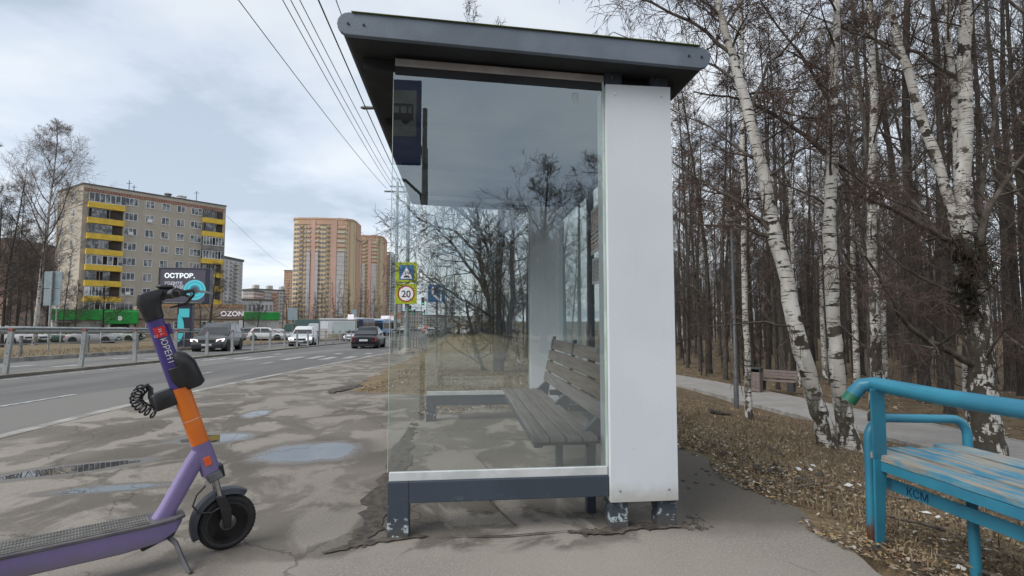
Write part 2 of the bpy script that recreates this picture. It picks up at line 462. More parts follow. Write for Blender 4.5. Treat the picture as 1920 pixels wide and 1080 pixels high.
ds = [mark(lambda y: Lx(y), .11, 5.6, 9.6)] + [mark(lambda y: Lx(y), .11, a, a+1.4) for a in [13.2+4.6*i for i in range(22)] if not 20 < a < 31]
struct(mergemb(ds).build('lane_marking', M_paint, fix=False))
ds = [mark(lambda y: -13.8, .11, a, a+1.4, -.164) for a in [9+4.6*i for i in range(25)]] + [mark(lambda y: -11.25, .1, 0, 150, -.164), mark(lambda y: -16.3, .1, 0, 150, -.164)]
struct(mergemb(ds).build('lane_marking', M_paint, fix=False))
# zebra-like worn hump markings across the road
zs = []
for k in range(9):
    x = -9.6 + k*.72
    if k in (3,): continue
    zs.append(mark(lambda y, x=x: x, .34, 20.5 + (k%2)*.8, 22.6+(k%3)*.5))
    if k % 2: zs.append(mark(lambda y, x=x: x+.1, .30, 25.5, 26.6))
struct(mergemb(zs).build('crossing_marking', M_paint, fix=False))
zs = [mark(lambda y, x=x: x, .34, 17.8, 19.0, -.164) for x in (-12,-12.9,-14.3,-15.2)] + [mark(lambda y, x=x: x, .34, 22.8, 24.0, -.164) for x in (-12,-12.9,-14.3)]
struct(mergemb(zs).build('crossing_marking', M_paint, fix=False))
# park path, concrete slabs
tm = NT('path_concrete'); pz = tm.geo.outputs['Position']
n = tm.noise(pz, 1.2, 6, .6); br = tm.N.new('ShaderNodeTexBrick'); tm.L.new(pz, br.inputs['Vector'])
br.inputs['Scale'].default_value = 1; br.inputs['Brick Width'].default_value = .4; br.inputs['Row Height'].default_value = .2; br.inputs['Mortar Size'].default_value = .006
br.inputs['Color1'].default_value = (.30,.285,.26,1); br.inputs['Color2'].default_value = (.26,.25,.235,1); br.inputs['Mortar'].default_value = (.12,.11,.10,1)
M_path = tm.fin(tm.mix(tm.math('MULTIPLY', tm.ramp(n,.4,.65), .6), br.outputs['Color'], (.20,.185,.165)), .85)
def path_c(y): return 10.15 + .9*sm(6, 26, y) - .2*sm(26, 60, y)
YP = sorted(set(YG + [6.1+.35*i for i in range(120)]))
def path_z(x, y): return max(G(xx, yy) for xx in (x-.25, x, x+.25) for yy in (y,)) + .015
sheet('park_path', lambda y: [path_c(y)-1.15+2.3*i/10 for i in range(11)], lambda x, y: Lz(y)*0 + (-1.32-.032*max(0,min(y,34)-5)) + .085, M_path, YP, -5, 90)
# path kerb stones
kb = MB()
for s in (-1, 1):
    strip_rows(kb, lambda y, s=s: path_c(y)+s*1.15-(.08 if s < 0 else 0), lambda y, s=s: path_c(y)+s*1.15+(.08 if s > 0 else 0), lambda y: (-1.32-.032*max(0,min(y,34)-5))+.10, .3, [y for y in YP if -5 <= y <= 90])
struct(kb.build('path_kerb', M_kerb))
# broken crevice along the road side of the shelter and the pot hole beyond it
rng = random.Random(5)
M_dark = mat('wet_rubble', (.040,.034,.029), .8, (.10,.082,.065), 20, bump=.8)
def rubble(name, path, width, n, label, seed, smin=.015, smax=.05):
    r = random.Random(seed); mb = MB()
    for i in range(n):
        t = r.random()*(len(path)-1); k = int(t); t -= k
        x = path[k][0]*(1-t)+path[k+1][0]*t + r.gauss(0, width); y = path[k][1]*(1-t)+path[k+1][1]*t + r.gauss(0, width)
        s = r.uniform(smin, smax)
        z = Lz(y) + s*.05
        pts = []
        for q in range(7):
            a = q*2*PI/7; pts.append((x+math.cos(a)*s*r.uniform(.7,1.2), y+math.sin(a)*s*r.uniform(.7,1.2)))
        mb.loft([[(px,py,z-s*.4) for px,py in pts],[(x+(px-x)*.75,y+(py-y)*.75,z+s*r.uniform(.15,.4)) for px,py in pts]])
    o = mb.build(name, M_dark); tag(o, label, 'rubble', kind='stuff'); return o
def crevice(name, path, w, seed):
    r = random.Random(seed); mb = MB(); L_ = []; R_ = []
    P2 = []
    for (a, b) in zip(path[:-1], path[1:]):
        for k in range(8):
            t = k/8; P2.append((a[0]*(1-t)+b[0]*t, a[1]*(1-t)+b[1]*t))
    for i, (x, y) in enumerate(P2):
        ww = w*(.35+.65*math.sin(PI*(i+.5)/len(P2)))*r.uniform(.5,1.3)
        dx = P2[min(i+1,len(P2)-1)][0]-P2[max(i-1,0)][0]; dy = P2[min(i+1,len(P2)-1)][1]-P2[max(i-1,0)][1]
        l = math.hypot(dx,dy) or 1; nx, ny = -dy/l, dx/l
        L_.append((x+nx*ww, y+ny*ww)); R_.append((x-nx*ww*r.uniform(.6,1.2), y-ny*ww*r.uniform(.6,1.2)))
    for i in range(len(P2)-1):
        z = Lz(P2[i][1])+.004+.0015*seed; z2 = Lz(P2[i+1][1])+.004+.0015*seed
        mb.quad((*L_[i],z),(*R_[i],z),(*R_[i+1],z2),(*L_[i+1],z2))
    return struct(mb.build(name, M_dark, fix=False))
crevice('crack', [(-.50,2.55),(-.44,2.8),(-.47,3.2),(-.44,3.8),(-.47,4.6),(-.46,5.4)], .10, 1)
crevice('crack', [(-.62,2.5),(-.48,2.58),(-.38,2.62),(-.12,2.65)], .03, 2)
crevice('crack', [(.55,2.62),(.72,2.6),(.95,2.66),(1.18,2.62)], .045, 3)
crevice('crack', [(-.1,2.62),(.25,2.6),(.6,2.63)], .007, 4)
crevice('crack', [(0.3,2.7),(.18,3.1),(.22,3.7),(.1,4.3)], .008, 5)
crevice('crack', [(-1.95,8.1),(-1.85,8.8),(-1.72,9.3)], .17, 6)
rubble('asphalt_rubble', [(-.46,2.6),(-.42,3.2),(-.45,4.5),(-.47,5.5)], .03, 130, 'crumbled wet asphalt along the road side of the bus shelter', 7, .006, .024)
rubble('asphalt_rubble', [(.62,2.62),(.95,2.66),(1.25,2.62),(1.3,2.75)], .03, 60, 'crumbled asphalt round the feet of the white panel post', 8, .006, .022)
rubble('asphalt_rubble', [(-1.95,8.1),(-1.8,8.9),(-1.7,9.4)], .05, 60, 'broken slab pieces at the pot hole in the pavement beyond the shelter', 9, .015, .05)
rubble('asphalt_rubble', [(1.3,3.4),(1.9,3.3),(2.3,3.6),(2.0,4.2)], .18, 60, 'dark clods at the asphalt edge right of the shelter', 10, .008, .03)
# leaf litter and straw
def litter(name, n, seed, region, cols, label, cat, smin, smax, asp=(1.2,3.5), fade=None, zo=.004):
    r = random.Random(seed); mbs = [MB() for _ in cols]; obs = []
    for i in range(n):
        x, y = region(r)
        for _ in range(3):
            if hn(x*1.9+3, y*1.9, 1.3) + hn(x*5, y*5)*.6 > r.uniform(-.9, .5): break
            x, y = region(r)
        s = r.uniform(smin, smax); a = r.uniform(0, 2*PI); w = s/r.uniform(*asp)
        z = G(x, y) + zo + r.uniform(0, .012)
        u = Vector((math.cos(a), math.sin(a), r.uniform(-.35,.35)))*s/2; v = Vector((-math.sin(a), math.cos(a), r.uniform(-.5,.5)))*w/2
        c = Vector((x,y,z+abs(u.z)+abs(v.z)*.5)); k = r.choices(range(len(cols)), [q[1] for q in cols])[0]
        m = mbs[k]; b = len(m.v)
        m.v += [tuple(c-u), tuple(c+v+Vector((0,0,s*.1))), tuple(c+u), tuple(c-v)]; m.f.append((b,b+1,b+2,b+3))
    mm = mergemb(mbs); me = mm.mesh(name); o = bpy.data.objects.new(name, me); COL.objects.link(o)
    for c in cols: me.materials.append(c[0])
    idx = []
    for k, m in enumerate(mbs): idx += [k]*len(m.f)
    me.polygons.foreach_set('material_index', idx)
    tag(o, label, cat, kind='stuff'); return o
lc = lambda n_, c: mat(n_, c, .85, tuple(x*.6 for x in c), 12)
LCOL = [(lc('leaf_tan', (.36,.27,.17)),5), (lc('leaf_brown', (.15,.09,.05)),5), (lc('leaf_dark', (.06,.042,.03)),3), (lc('chip_pale', (.50,.46,.38)),2), (lc('leaf_ochre', (.38,.27,.12)),2)]
def reg_near(r):
    while True:
        y = 1.3 + 8.5*r.random()**1.3; x = 1.82 + abs(r.gauss(0, .75)) + .05*math.sin(y*7)
        return x, y
litter('leaf_litter', 26000, 1, reg_near, LCOL, 'pale and brown leaf litter strewn along the asphalt edge', 'leaf litter', .009, .034)
litter('leaf_litter', 12000, 2, lambda r: (2.0+7.2*r.random(), 1.3+12*r.random()), LCOL[:3], 'brown leaf mould on the slope down to the park path', 'leaf litter', .015, .045)
litter('leaf_litter', 9000, 3, lambda r: (r.uniform(11.9, 30), 6+30*r.random()), LCOL[:3], 'brown leaf mould under the forest trees', 'leaf litter', .05, .14)
def reg_v(r):
    y = 6.3+9*r.random()**1.4; e = right_edge(y)
    return e+.1+(2.6-e)*r.random(), y
litter('leaf_litter', 9000, 4, reg_v, LCOL, 'fallen leaves on the verge beyond the shelter', 'leaf litter', .02, .06, zo=.02)
litter('litter_scraps', 26, 5, lambda r: (1.95+1.6*r.random(), 1.9+3*r.random()), [(mat('paper_scrap',(.7,.7,.68),.7),1)], 'small scraps of white paper among the leaves', 'litter', .03, .07, (1.2,2), zo=.02)
litter('leaf_litter', 2600, 6, lambda r: (-.5+1.9*r.random(), 5.95+1.5*r.random()), LCOL, 'tan leaves and chips drifted behind the far end of the shelter', 'leaf litter', .015, .05, zo=.012)
def blades(name, n, seed, region, label, hmin, hmax):
    r = random.Random(seed); mb = MB()
    for i in range(n):
        x, y = region(r); z = G(x, y)-.01
        a = r.uniform(0,2*PI); lean = r.uniform(.2,1.3); h = r.uniform(hmin,hmax); w = h*.035+.0012
        d = Vector((math.cos(a)*math.sin(lean), math.sin(a)*math.sin(lean), math.cos(lean)))*h; s = Vector((-math.sin(a), math.cos(a), 0))*w
        b = len(mb.v); o = Vector((x,y,z)); mid = o + d*.55 + Vector((0,0,h*.08))
        mb.v += [tuple(o-s), tuple(o+s), tuple(mid+s*.7), tuple(mid-s*.7), tuple(o+d)]
        mb.f += [(b,b+1,b+2,b+3),(b+3,b+2,b+4)]
    o = mb.build(name, mat('straw', (.27,.20,.125), .9, (.13,.095,.055), 3), fix=False); tag(o, label, 'grass', kind='stuff'); return o
def reg_b(r):
    k = r.random()
    if k < .55: return 2.0+abs(r.gauss(0,1.0)), 1.3+8*r.random()
    return 2+7*r.random(), 2+12*r.random()
blades('dry_grass', 16000, 11, reg_b, 'thin dry grass blades on the slope right of the shelter', .03, .09)
blades('dry_grass', 12000, 12, lambda r: reg_v(r) if r.random() < .6 else (-1.4+3.6*r.random(), 8+16*r.random()), 'thin dry grass on the verge beyond the shelter', .04, .12)
blades('dry_grass', 8000, 13, lambda r: (-17.3-6*r.random(), 14+40*r.random()), 'dry grass strip behind the far railing', .08, .2)

# fallen sticks and a charred log on the slope
def stick(x0, y0, L, a, rad, label, seed, m=None):
    r = random.Random(seed); z = G(x0,y0); pts = []
    for k in range(6):
        t = k/5*L; x = x0+math.cos(a)*t+r.gauss(0,.012); y = y0+math.sin(a)*t+r.gauss(0,.012); pts.append(Vector((x-x0, y-y0, G(x,y)-z+rad+.012+r.uniform(0,.02))))
    o = MB(); o.tube(pts, [rad*(1-.12*k) for k in range(6)], 7)
    p = pts[2]; o.tube([p, p+Vector((math.cos(a+.7)*L*.25, math.sin(a+.7)*L*.25, .03))], [rad*.6, rad*.3], 5)
    o = o.build('fallen_branch', m or mat('stick_bark', (.16,.13,.10), .9, (.07,.055,.045), 20), smooth='all'); o.location = (x0,y0,z); tag(o, label, 'fallen branch'); return o
stick(3.55, 7.05, .32, .1, .035, 'short charred log lying on the slope just right of the shelter panel', 1, mat('charred_wood', (.03,.026,.022), .9, (.07,.06,.05), 20))
for i, (x, y, L, a, lab) in enumerate([(2.2,3.2,.5,.6,'pale stick among the leaves at the asphalt edge right of the shelter'),(2.6,2.6,.45,2.4,'thin pale stick under the blue bench'),(2.9,4.4,.7,1.2,'grey stick on the slope between the shelter and the two birches'),(4.2,5.0,.6,.2,'thin stick at the foot of the leaning birch'),(3.4,9.2,.8,-.4,'long stick on the slope below the park path near the shelter'),(2.3,1.9,.35,1.9,'short pale stick in front of the blue bench legs'),(3.1,3.3,.5,2.9,'curved stick behind the blue bench among leaves'),(-.2,8.8,.8,.3,'stick lying on the verge seen under the spreading tree')]):
    stick(x, y, L, a, .008+.003*(i%3), lab, i+5)
# ---------------------------------------------------------------- bus shelter
def glass_mat(name, tint, refl):
    m, nt, N, L, b = newmat(name); N.remove(b); out = N['Material Output']
    tr = N.new('ShaderNodeBsdfTransparent'); tr.inputs[0].default_value = (*tint, 1)
    gl = N.new('ShaderNodeBsdfGlossy'); gl.inputs['Roughness'].default_value = 0.0; gl.inputs['Color'].default_value = (.86, .96, 1, 1)
    fr = N.new('ShaderNodeFresnel'); fr.inputs['IOR'].default_value = 1.5
    mr = N.new('ShaderNodeMath'); mr.operation = 'MULTIPLY_ADD'; mr.use_clamp = True; mr.inputs[1].default_value = refl; mr.inputs[2].default_value = .01
    # a film of street dust on the pane
    df = N.new('ShaderNodeBsdfDiffuse'); df.inputs[0].default_value = (.42,.40,.36,1)
    tc = N.new('ShaderNodeTexCoord'); no = N.new('ShaderNodeTexNoise'); no.inputs['Scale'].default_value = 3; no.inputs['Detail'].default_value = 8
    L.new(tc.outputs['Object'], no.inputs['Vector']); d = N.new('ShaderNodeMapRange'); L.new(no.outputs['Fac'], d.inputs[0])
    d.inputs['From Min'].default_value = .35; d.inputs['From Max'].default_value = .75; d.inputs['To Min'].default_value = .0; d.inputs['To Max'].default_value = .022
    ge = N.new('ShaderNodeNewGeometry'); iv = N.new('ShaderNodeMath'); iv.operation = 'SUBTRACT'; iv.inputs[0].default_value = 1; L.new(ge.outputs['Backfacing'], iv.inputs[1])
    ff_ = N.new('ShaderNodeMath'); ff_.operation = 'MULTIPLY'; L.new(mr.outputs[0], ff_.inputs[0]); L.new(iv.outputs[0], ff_.inputs[1])
    L.new(fr.outputs[0], mr.inputs[0]); mx = N.new('ShaderNodeMixShader'); L.new(ff_.outputs[0], mx.inputs[0]); L.new(tr.outputs[0], mx.inputs[1]); L.new(gl.outputs[0], mx.inputs[2])
    m2 = N.new('ShaderNodeMixShader'); L.new(d.outputs[0], m2.inputs[0]); L.new(mx.outputs[0], m2.inputs[1]); L.new(df.outputs[0], m2.inputs[2])
    L.new(m2.outputs[0], out.inputs[0]); return m
M_glass = glass_mat('pane_glass', (.96,.98,.972), 5.8)
M_glass2 = glass_mat('back_glass', (.90,.94,.93), 1.6)
M_steel = chipped('shelter_navy_paint', (.043,.058,.080), (.036,.048,.066), (.42,.45,.47), .74, 14, .42)
M_fascia = mat('shelter_fascia', (.135,.165,.205), .5, (.105,.13,.165), 5, bump=.35, bscale=90)
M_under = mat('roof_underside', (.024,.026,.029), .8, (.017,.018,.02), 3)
M_white = mat('white_panel', (.74,.77,.79), .38, (.69,.72,.745), 2.2, bump=.05, bscale=60)
M_slat = mat('bench_slat_composite', (.175,.160,.150), .6, (.125,.113,.105), 4, bump=.3, bscale=30, stretch=(8,.6,8))
def dirty(name, c, c2, dirt, z0, z1, rough, chips=None):
    t = NT(name); v = t.tc.outputs['Object']; Z = t.sep(t.geo.outputs['Position'])[2]
    n = t.noise(v, 6, 7, .65); st = t.noise(t.map(v, (40,40,2.5)), 1, 5, .6)
    col = t.mix(t.ramp(t.noise(v, 1.6, 5), .35, .65), c, c2)
    col = t.mix(t.math('MULTIPLY', t.ramp(st, .55, .75), .06), col, dirt)
    k = t.ramp(t.math('ADD', Z, t.math('MULTIPLY', t.math('SUBTRACT', n, .5), (z1-z0)*1.4)), z0, z1, 1, 0)
    col = t.mix(t.math('MULTIPLY', k, .75), col, dirt)
    sp = t.ramp(t.noise(v, 55, 2), .69, .73); col = t.mix(t.math('MULTIPLY', sp, .5), col, dirt)
    if chips: col = t.mix(t.math('MULTIPLY', t.ramp(t.noise(v, 22, 6, .7), .56, .60), t.ramp(t.math('ADD', Z, t.math('MULTIPLY', n, .2)), .12, .3, 1, 0)), col, chips)
    t.bump(t.noise(v, 50, 4), .12, .002)
    return t.fin(col, t.ramp(n, .3, .7, rough, min(1, rough+.2)))
M_white = dirty('white_panel', (.62,.655,.69), (.58,.62,.655), (.36,.34,.30), .14, .26, .35)
M_steelp = dirty('post_navy', (.043,.058,.080), (.036,.048,.066), (.10,.09,.08), -.02, .10, .42, (.42,.50,.53))
M_rail = mat('grey_plastic_rail', (.40,.38,.375), .55, (.30,.285,.28), 8)
M_bolt = mat('zinc_bolt', (.6,.6,.6), .3, metal=1)
M_seal = mat('glass_edge', (.50,.60,.52), .3)
YN, YF = 2.64, 5.70
XR0, XR1 = .775, 1.135
shel = thing('bus_shelter', 'glass bus shelter with dark slanted roof and tall white side panels on the pavement', 'bus shelter', (.4, 4.2, 0))
SO = Vector((.4, 4.2, 0))
def S_(mb, name, m, parent=shel, **k):
    mb.v = [tuple(Vector(v) - SO) for v in mb.v]; return mb.build(name, m, parent, **k)
def roofz(x): return 2.475 - .040*(x+.60)         # underside
# roof slab with rounded eaves: profile in XZ
def roof_prof(x0, x1, t, grow=0):
    pts = []; n = 8; r = t/2
    for k in range(n+1):
        a = PI/2 + PI*k/n; pts.append((x0+r+math.cos(a)*r, roofz(x0)+r+math.sin(a)*r))
    for k in range(n+1):
        a = -PI/2 + PI*k/n; pts.append((x1-r+math.cos(a)*r, roofz(x1)+r+math.sin(a)*r))
    return pts
mb = MB(); mb.prism(roof_prof(-.61, 1.31, .115), (0,2.50,0), (1,0,0), (0,0,1), (0,.030,0)); S_(mb, 'fascia', M_fascia, bevel=.003)
mb = MB(); mb.prism(roof_prof(-.61, 1.31, .115), (0,6.17,0), (1,0,0), (0,0,1), (0,.030,0)); S_(mb, 'fascia', M_fascia, bevel=.003)
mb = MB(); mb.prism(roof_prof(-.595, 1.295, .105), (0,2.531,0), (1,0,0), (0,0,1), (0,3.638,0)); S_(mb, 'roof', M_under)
mb = MB()   # thin mossy sheet showing as a greenish line over the fascia
mb.prism([(-.54,roofz(-.54)+.116),(1.25,roofz(1.25)+.116),(1.25,roofz(1.25)+.119),(-.54,roofz(-.54)+.119)], (0,2.49,0),(1,0,0),(0,0,1),(0,3.72,0))
S_(mb, 'roof_sheet', mat('mossy_sheet', (.12,.15,.04), .8, (.09,.09,.05), 8))
for x, z in ((-.555,0),(-.48,.0),(1.19,0),(1.26,0)):
    mb = MB(); mb.lathe([(.006,-.004),(.006,.003)], (x, 2.499, roofz(x)+.057), 'Y', 10); S_(mb, 'screw', M_under)
# underside beams
for y in (YN+.07, YF-.06):
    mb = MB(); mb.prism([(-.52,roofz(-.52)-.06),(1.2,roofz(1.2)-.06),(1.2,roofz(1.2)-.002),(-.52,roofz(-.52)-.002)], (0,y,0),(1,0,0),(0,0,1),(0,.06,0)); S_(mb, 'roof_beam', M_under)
for y in (3.55, 4.55):
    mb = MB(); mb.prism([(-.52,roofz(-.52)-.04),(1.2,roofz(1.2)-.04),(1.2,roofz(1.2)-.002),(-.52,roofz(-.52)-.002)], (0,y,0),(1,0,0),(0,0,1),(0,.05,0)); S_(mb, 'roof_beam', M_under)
for yy, sgn in ((YN, 1), (YF, -1)):
    y0 = yy if sgn > 0 else yy-.10; y1 = y0+.10
    fy = y0 if sgn > 0 else y1
    # bench-height U frame
    mb = MB(); mb.box(-.350,-.245, y0,y1, -.3,.272); mb.box(-.2448,XR0-.002, y0+.001,y1-.001, .166,.272); S_(mb, 'base_frame', M_steelp, bevel=.004)
    mb = MB(); mb.box(-.345,XR0-.004, y0+.010,y0+.034, .2725,.316); S_(mb, 'glass_sill', mat('sill_white', (.56,.58,.585), .5, (.45,.47,.47), 8), bevel=.003)
    mb = MB(); mb.box(-.352,XR0-.012, y0+.018,y0+.026, .314,2.372); S_(mb, 'glass_panel', M_glass)
    mb = MB(); mb.box(-.3545,-.3523, y0+.0175,y0+.0265, .315,2.372); S_(mb, 'glass_edge', M_seal); mb = MB(); mb.box(XR0-.0115,XR0-.001, y0+.010,y0+.030, .315,2.372); S_(mb, 'glass_edge', M_seal)
    mb = MB(); mb.prism([(-.345,2.405),(XR0,2.368),(XR0,2.408),(-.345,2.446)], (0,y0+.008,0),(1,0,0),(0,0,1),(0,.030,0)); S_(mb, 'clamp_rail', M_rail, bevel=.004)
    mb = MB(); mb.prism([(-.345,2.362),(XR0,2.325),(XR0,2.366),(-.345,2.403)], (0,y0+.012,0),(1,0,0),(0,0,1),(0,.022,0)); S_(mb, 'seal_strip', M_under)
    for xa, xb in ((XR0,.876),(1.030,XR1)):
        mb = MB(); mb.box(xa+.003,xb-.003, y0+.0,y1, -.3, roofz(xa)-.002); S_(mb, 'post', M_steelp, bevel=.004)
        mb = MB(); mb.lathe([(.011,-.007),(.011,.0),(.006,.001)], ((xa+xb)/2-.01, y0-.001, 2.392), 'Y', 8); S_(mb, 'bolt', M_bolt)
    mb = MB(); mb.box(XR0+.001,XR1+.001, y0-.022,y0-.002, .142,2.345); mb.box(XR0+.001,XR0+.012, y0-.002,y1+.06, .142,2.345); mb.box(XR1-.010,XR1+.001, y0-.002,y1+.06, .142,2.345); mb.box(XR0+.012,XR1-.010, y1+.045,y1+.06,.142,2.345)
    S_(mb, 'side_panel', M_white, bevel=.002)
for yy in (YN,):
    for xx, zz in ((XR0+.05,.20),(XR1-.05,.20),(XR0+.05,2.29),(XR1-.05,2.29)):
        mb = MB(); mb.lathe([(.0,-.0265),(.0045,-.026),(.006,-.0225),(.006,-.0215)], (xx, yy, zz), 'Y', 10); S_(mb, 'screw', M_bolt)
# back wall glass, its posts and rails
mb = MB(); mb.box(1.085,1.093, YN+.17,YF-.17, .34,2.16); S_(mb, 'back_glass', M_glass2)
mb = MB(); mb.box(1.05,1.12, YN+.1,YF-.1, .27,.335); S_(mb, 'back_rail', M_steel, bevel=.004); mb = MB(); mb.box(1.06,1.115, YN+.1,YF-.1, 2.165,2.21); S_(mb, 'back_rail', M_steel, bevel=.004)
mb = MB(); mb.box(1.06,1.11, 4.14,4.20, -.1,roofz(1.08)); S_(mb, 'back_post', M_steel, bevel=.004)
# sticker and notices
mb = MB(); mb.box(.600,.637, YN+.0165,YN+.0178, 2.255,2.305); S_(mb, 'sticker', mat('clear_sticker', (.45,.52,.53), .5, (.36,.42,.43), 60))
M_paper = mat('notice_paper', (.72,.72,.70), .6, (.62,.63,.62), 5)
M_ink = mat('notice_ink', (.07,.07,.08), .6); M_inko = mat('notice_orange', (.75,.35,.08), .6)
def notice(y, z, w, h, rot, seed, orange):
    n_ = MB(); c, s = math.cos(rot), math.sin(rot)
    U = Vector((0,-c,s)); V = Vector((0,s,c)); o = Vector((1.0825, y, z))
    n_.obox(o, U*w, V*h, Vector((.0015,0,0))); pp = S_(n_, 'notice', M_paper)
    r = random.Random(seed)
    ink = MB(); org = MB(); zz_ = h*.92
    while zz_ > h*.12:
        t = r.uniform(.010,.03) if orange else .007; x = w*.08
        while x < w*.85:
            l = r.uniform(.02,.08) if not orange else r.uniform(.03,.05)
            (org if orange and r.random() < .45 else ink).obox(o+U*x+V*(zz_-t)-Vector((.0012,0,0)), U*min(l, w*.92-x), V*t*.7, Vector((.0010,0,0))); x += l+.012
        zz_ -= t*1.5
    for q, mm, nm in ((ink, M_ink, 'lettering'), (org, M_inko, 'lettering')):
        if q.v:
            q.v = [tuple(Vector(v)-SO) for v in q.v]; q.build(nm, mm, pp)
notice(4.16, 1.61, .34, .37, .05, 1, True)
notice(4.11, 1.37, .24, .21, -.05, 2, False)
# bench in the shelter
bn = MB(); bn.box(.41,.46, 2.83,4.65, .375,.425)
bench = S_(bn, 'bench_frame', M_steel, bevel=.004)
def SB(mb, name, m, **k): 
    o = S_(mb, name, m, bench, **k); return o
for i in range(4):
    x0 = .400+i*.088; mb = MB(); mb.box(x0, x0+.078, 2.73, 4.74, .426, .452); SB(mb, 'seat_slat', M_slat, bevel=.006)
for i in range(4):
    z0 = .525+i*.098; mb = MB(); tx = .775+i*.022
    mb.prism([(tx,z0),(tx+.024,z0-.004),(tx+.040,z0+.080),(tx+.016,z0+.084)], (0,2.74,0),(1,0,0),(0,0,1),(0,2.0,0)); SB(mb, 'back_slat', M_slat, bevel=.005)
for y in (2.87, 3.79, 4.63):
    mb = MB(); mb.prism([(.70,.38),(.80,.38),(.88,.93),(.855,.93),(.80,.55),(.70,.45)], (0,y,0),(1,0,0),(0,0,1),(0,.045,0)); SB(mb, 'back_bracket', M_steel, bevel=.003)
    mb = MB(); mb.box(.461,.709, y,y+.045, .377,.424); SB(mb, 'seat_bearer', M_steel)
    mb = MB(); mb.box(.82,1.06, y,y+.045, .40,.445); SB(mb, 'bench_arm', M_steel)
    mb = MB(); mb.box(.715,.765, y,y+.045, -.05,.374); SB(mb, 'bench_leg', M_steel)
# ---------------------------------------------------------------- scooter
def _sc(m):
    m.v = [(x*.95, y, z*.95) for x,y,z in m.v]; return m
MB.sc = _sc
SR = math.atan2(.5715, .8206)
sco = thing('electric_scooter', 'purple and orange rental electric scooter leaning on its kickstand on the pavement', 'scooter', (-1.0905, 2.615, 0), SR)
M_pur = dirty('scooter_lilac', (.215,.17,.335), (.18,.14,.29), (.17,.15,.14), .10, .17, .33)
M_purd = mat('scooter_violet', (.075,.055,.23), .4, (.06,.042,.18), 5)
M_or = mat('scooter_orange', (.80,.20,.022), .38, (.72,.165,.018), 4)
M_bk = mat('black_plastic', (.014,.014,.016), .42, (.024,.024,.026), 12, bump=.1)
M_rub = mat('tyre_rubber', (.018,.018,.019), .75, (.035,.033,.031), 25, bump=.3)
M_alu = mat('scooter_grey_metal', (.16,.155,.16), .4, (.10,.10,.105), 9, metal=.6)
M_deckg = mat('deck_rubber', (.20,.195,.18), .85, (.12,.115,.105), 14, bump=.4)
M_red = mat('red_label', (.72,.03,.035), .45, (.62,.025,.03), 6)
M_wht = mat('white_print', (.82,.82,.82), .5)
# wheel
WS = .95
wh = MB(); prof = []
wh.lathe([(.097,-.016),(.100,-.022),(.112,-.026),(.124,-.020),(.131,-.009),(.132,0),(.131,.009),(.124,.020),(.112,.026),(.100,.022),(.097,.016),(.097,-.016)], (0,0,.131), 'Y', 40)
wheel = wh.sc().build('wheel', M_rub, sco, smooth=True)
rm = MB(); rm.lathe([(.099,-.0235),(.090,-.024),(.086,-.014),(.086,.014),(.090,.024),(.099,.0235),(.099,-.0235)], (0,0,.131), 'Y', 40)
for k in range(10):
    a = 2*PI*k/10+.2; c, s = math.cos(a), math.sin(a); a2 = a+.09*(1 if k%2 else -1)
    rm.tube([(c*.038,-.010,.131+s*.038),(math.cos(a2)*.089,-.014,.131+math.sin(a2)*.089)], .0058, 6)
rm.sc().build('rim', M_bk, wheel, smooth=True)
hb = MB(); hb.lathe([(.0,-.045),(.012,-.045),(.013,-.030),(.034,-.026),(.043,-.018),(.043,.018),(.034,.026),(.013,.030),(0,.045)], (0,0,.131), 'Y', 20)
hb.sc().build('hub', M_alu, wheel, smooth=True)
tr = MB()
for k in range(44):
    a = 2*PI*k/44
    for s in (-1,1):
        tr.tube([(math.cos(a)*.1312,s*.004,.131+math.sin(a)*.1312),(math.cos(a+.06)*.129,s*.015,.131+math.sin(a+.06)*.129)], .0022, 4)
tr.sc().build('tread', M_rub, wheel)
# fork
AX = Vector((-.30, 0, 1.0)).normalized()          # steering axis, leaning back
fk = MB()
for s in (-1,1):
    fk.loft([[(-.005+dx*.9, s*.045+dy, .118+dz) for dx,dy,dz in ((-.018,-.008,-.01),(.016,-.008,-.01),(.018,.008,-.01),(-.018,.008,-.01))],
             [(-.012+dx, s*.050+dy, .19) for dx,dy in ((-.026,-.011),(.020,-.011),(.020,.011),(-.026,.011))],
             [(-.040+dx, s*.046+dy, .262) for dx,dy in ((-.022,-.011),(.018,-.011),(.018,.011),(-.022,.011))]])
fk.build('fork', M_bk, sco, bevel=.005)
st = MB()
for s in (-1,1): st.tube([(-.040,s*.040,.255),(-.062,s*.040,.345)], .0125, 12)
st.build('fork_stanchion', mat('chrome', (.55,.55,.56), .2, metal=1), sco, smooth=True)
mb = MB()
mb.loft([[(-.088,-.055,.325),(-.030,-.055,.345),(-.030,.055,.345),(-.088,.055,.325)],[(-.098,-.045,.365),(-.042,-.045,.380),(-.042,.045,.380),(-.098,.045,.365)]])
mb.build('fork_crown', M_alu, sco, bevel=.006)
mb = MB(); mb.loft([[(-.045,-.03,.335),(-.018,-.03,.342),(-.018,.03,.342),(-.045,.03,.335)],[(-.058,-.03,.392),(-.030,-.03,.402),(-.030,.03,.402),(-.058,.03,.392)]]); mb.build('head_bumper', M_bk, sco, bevel=.005)
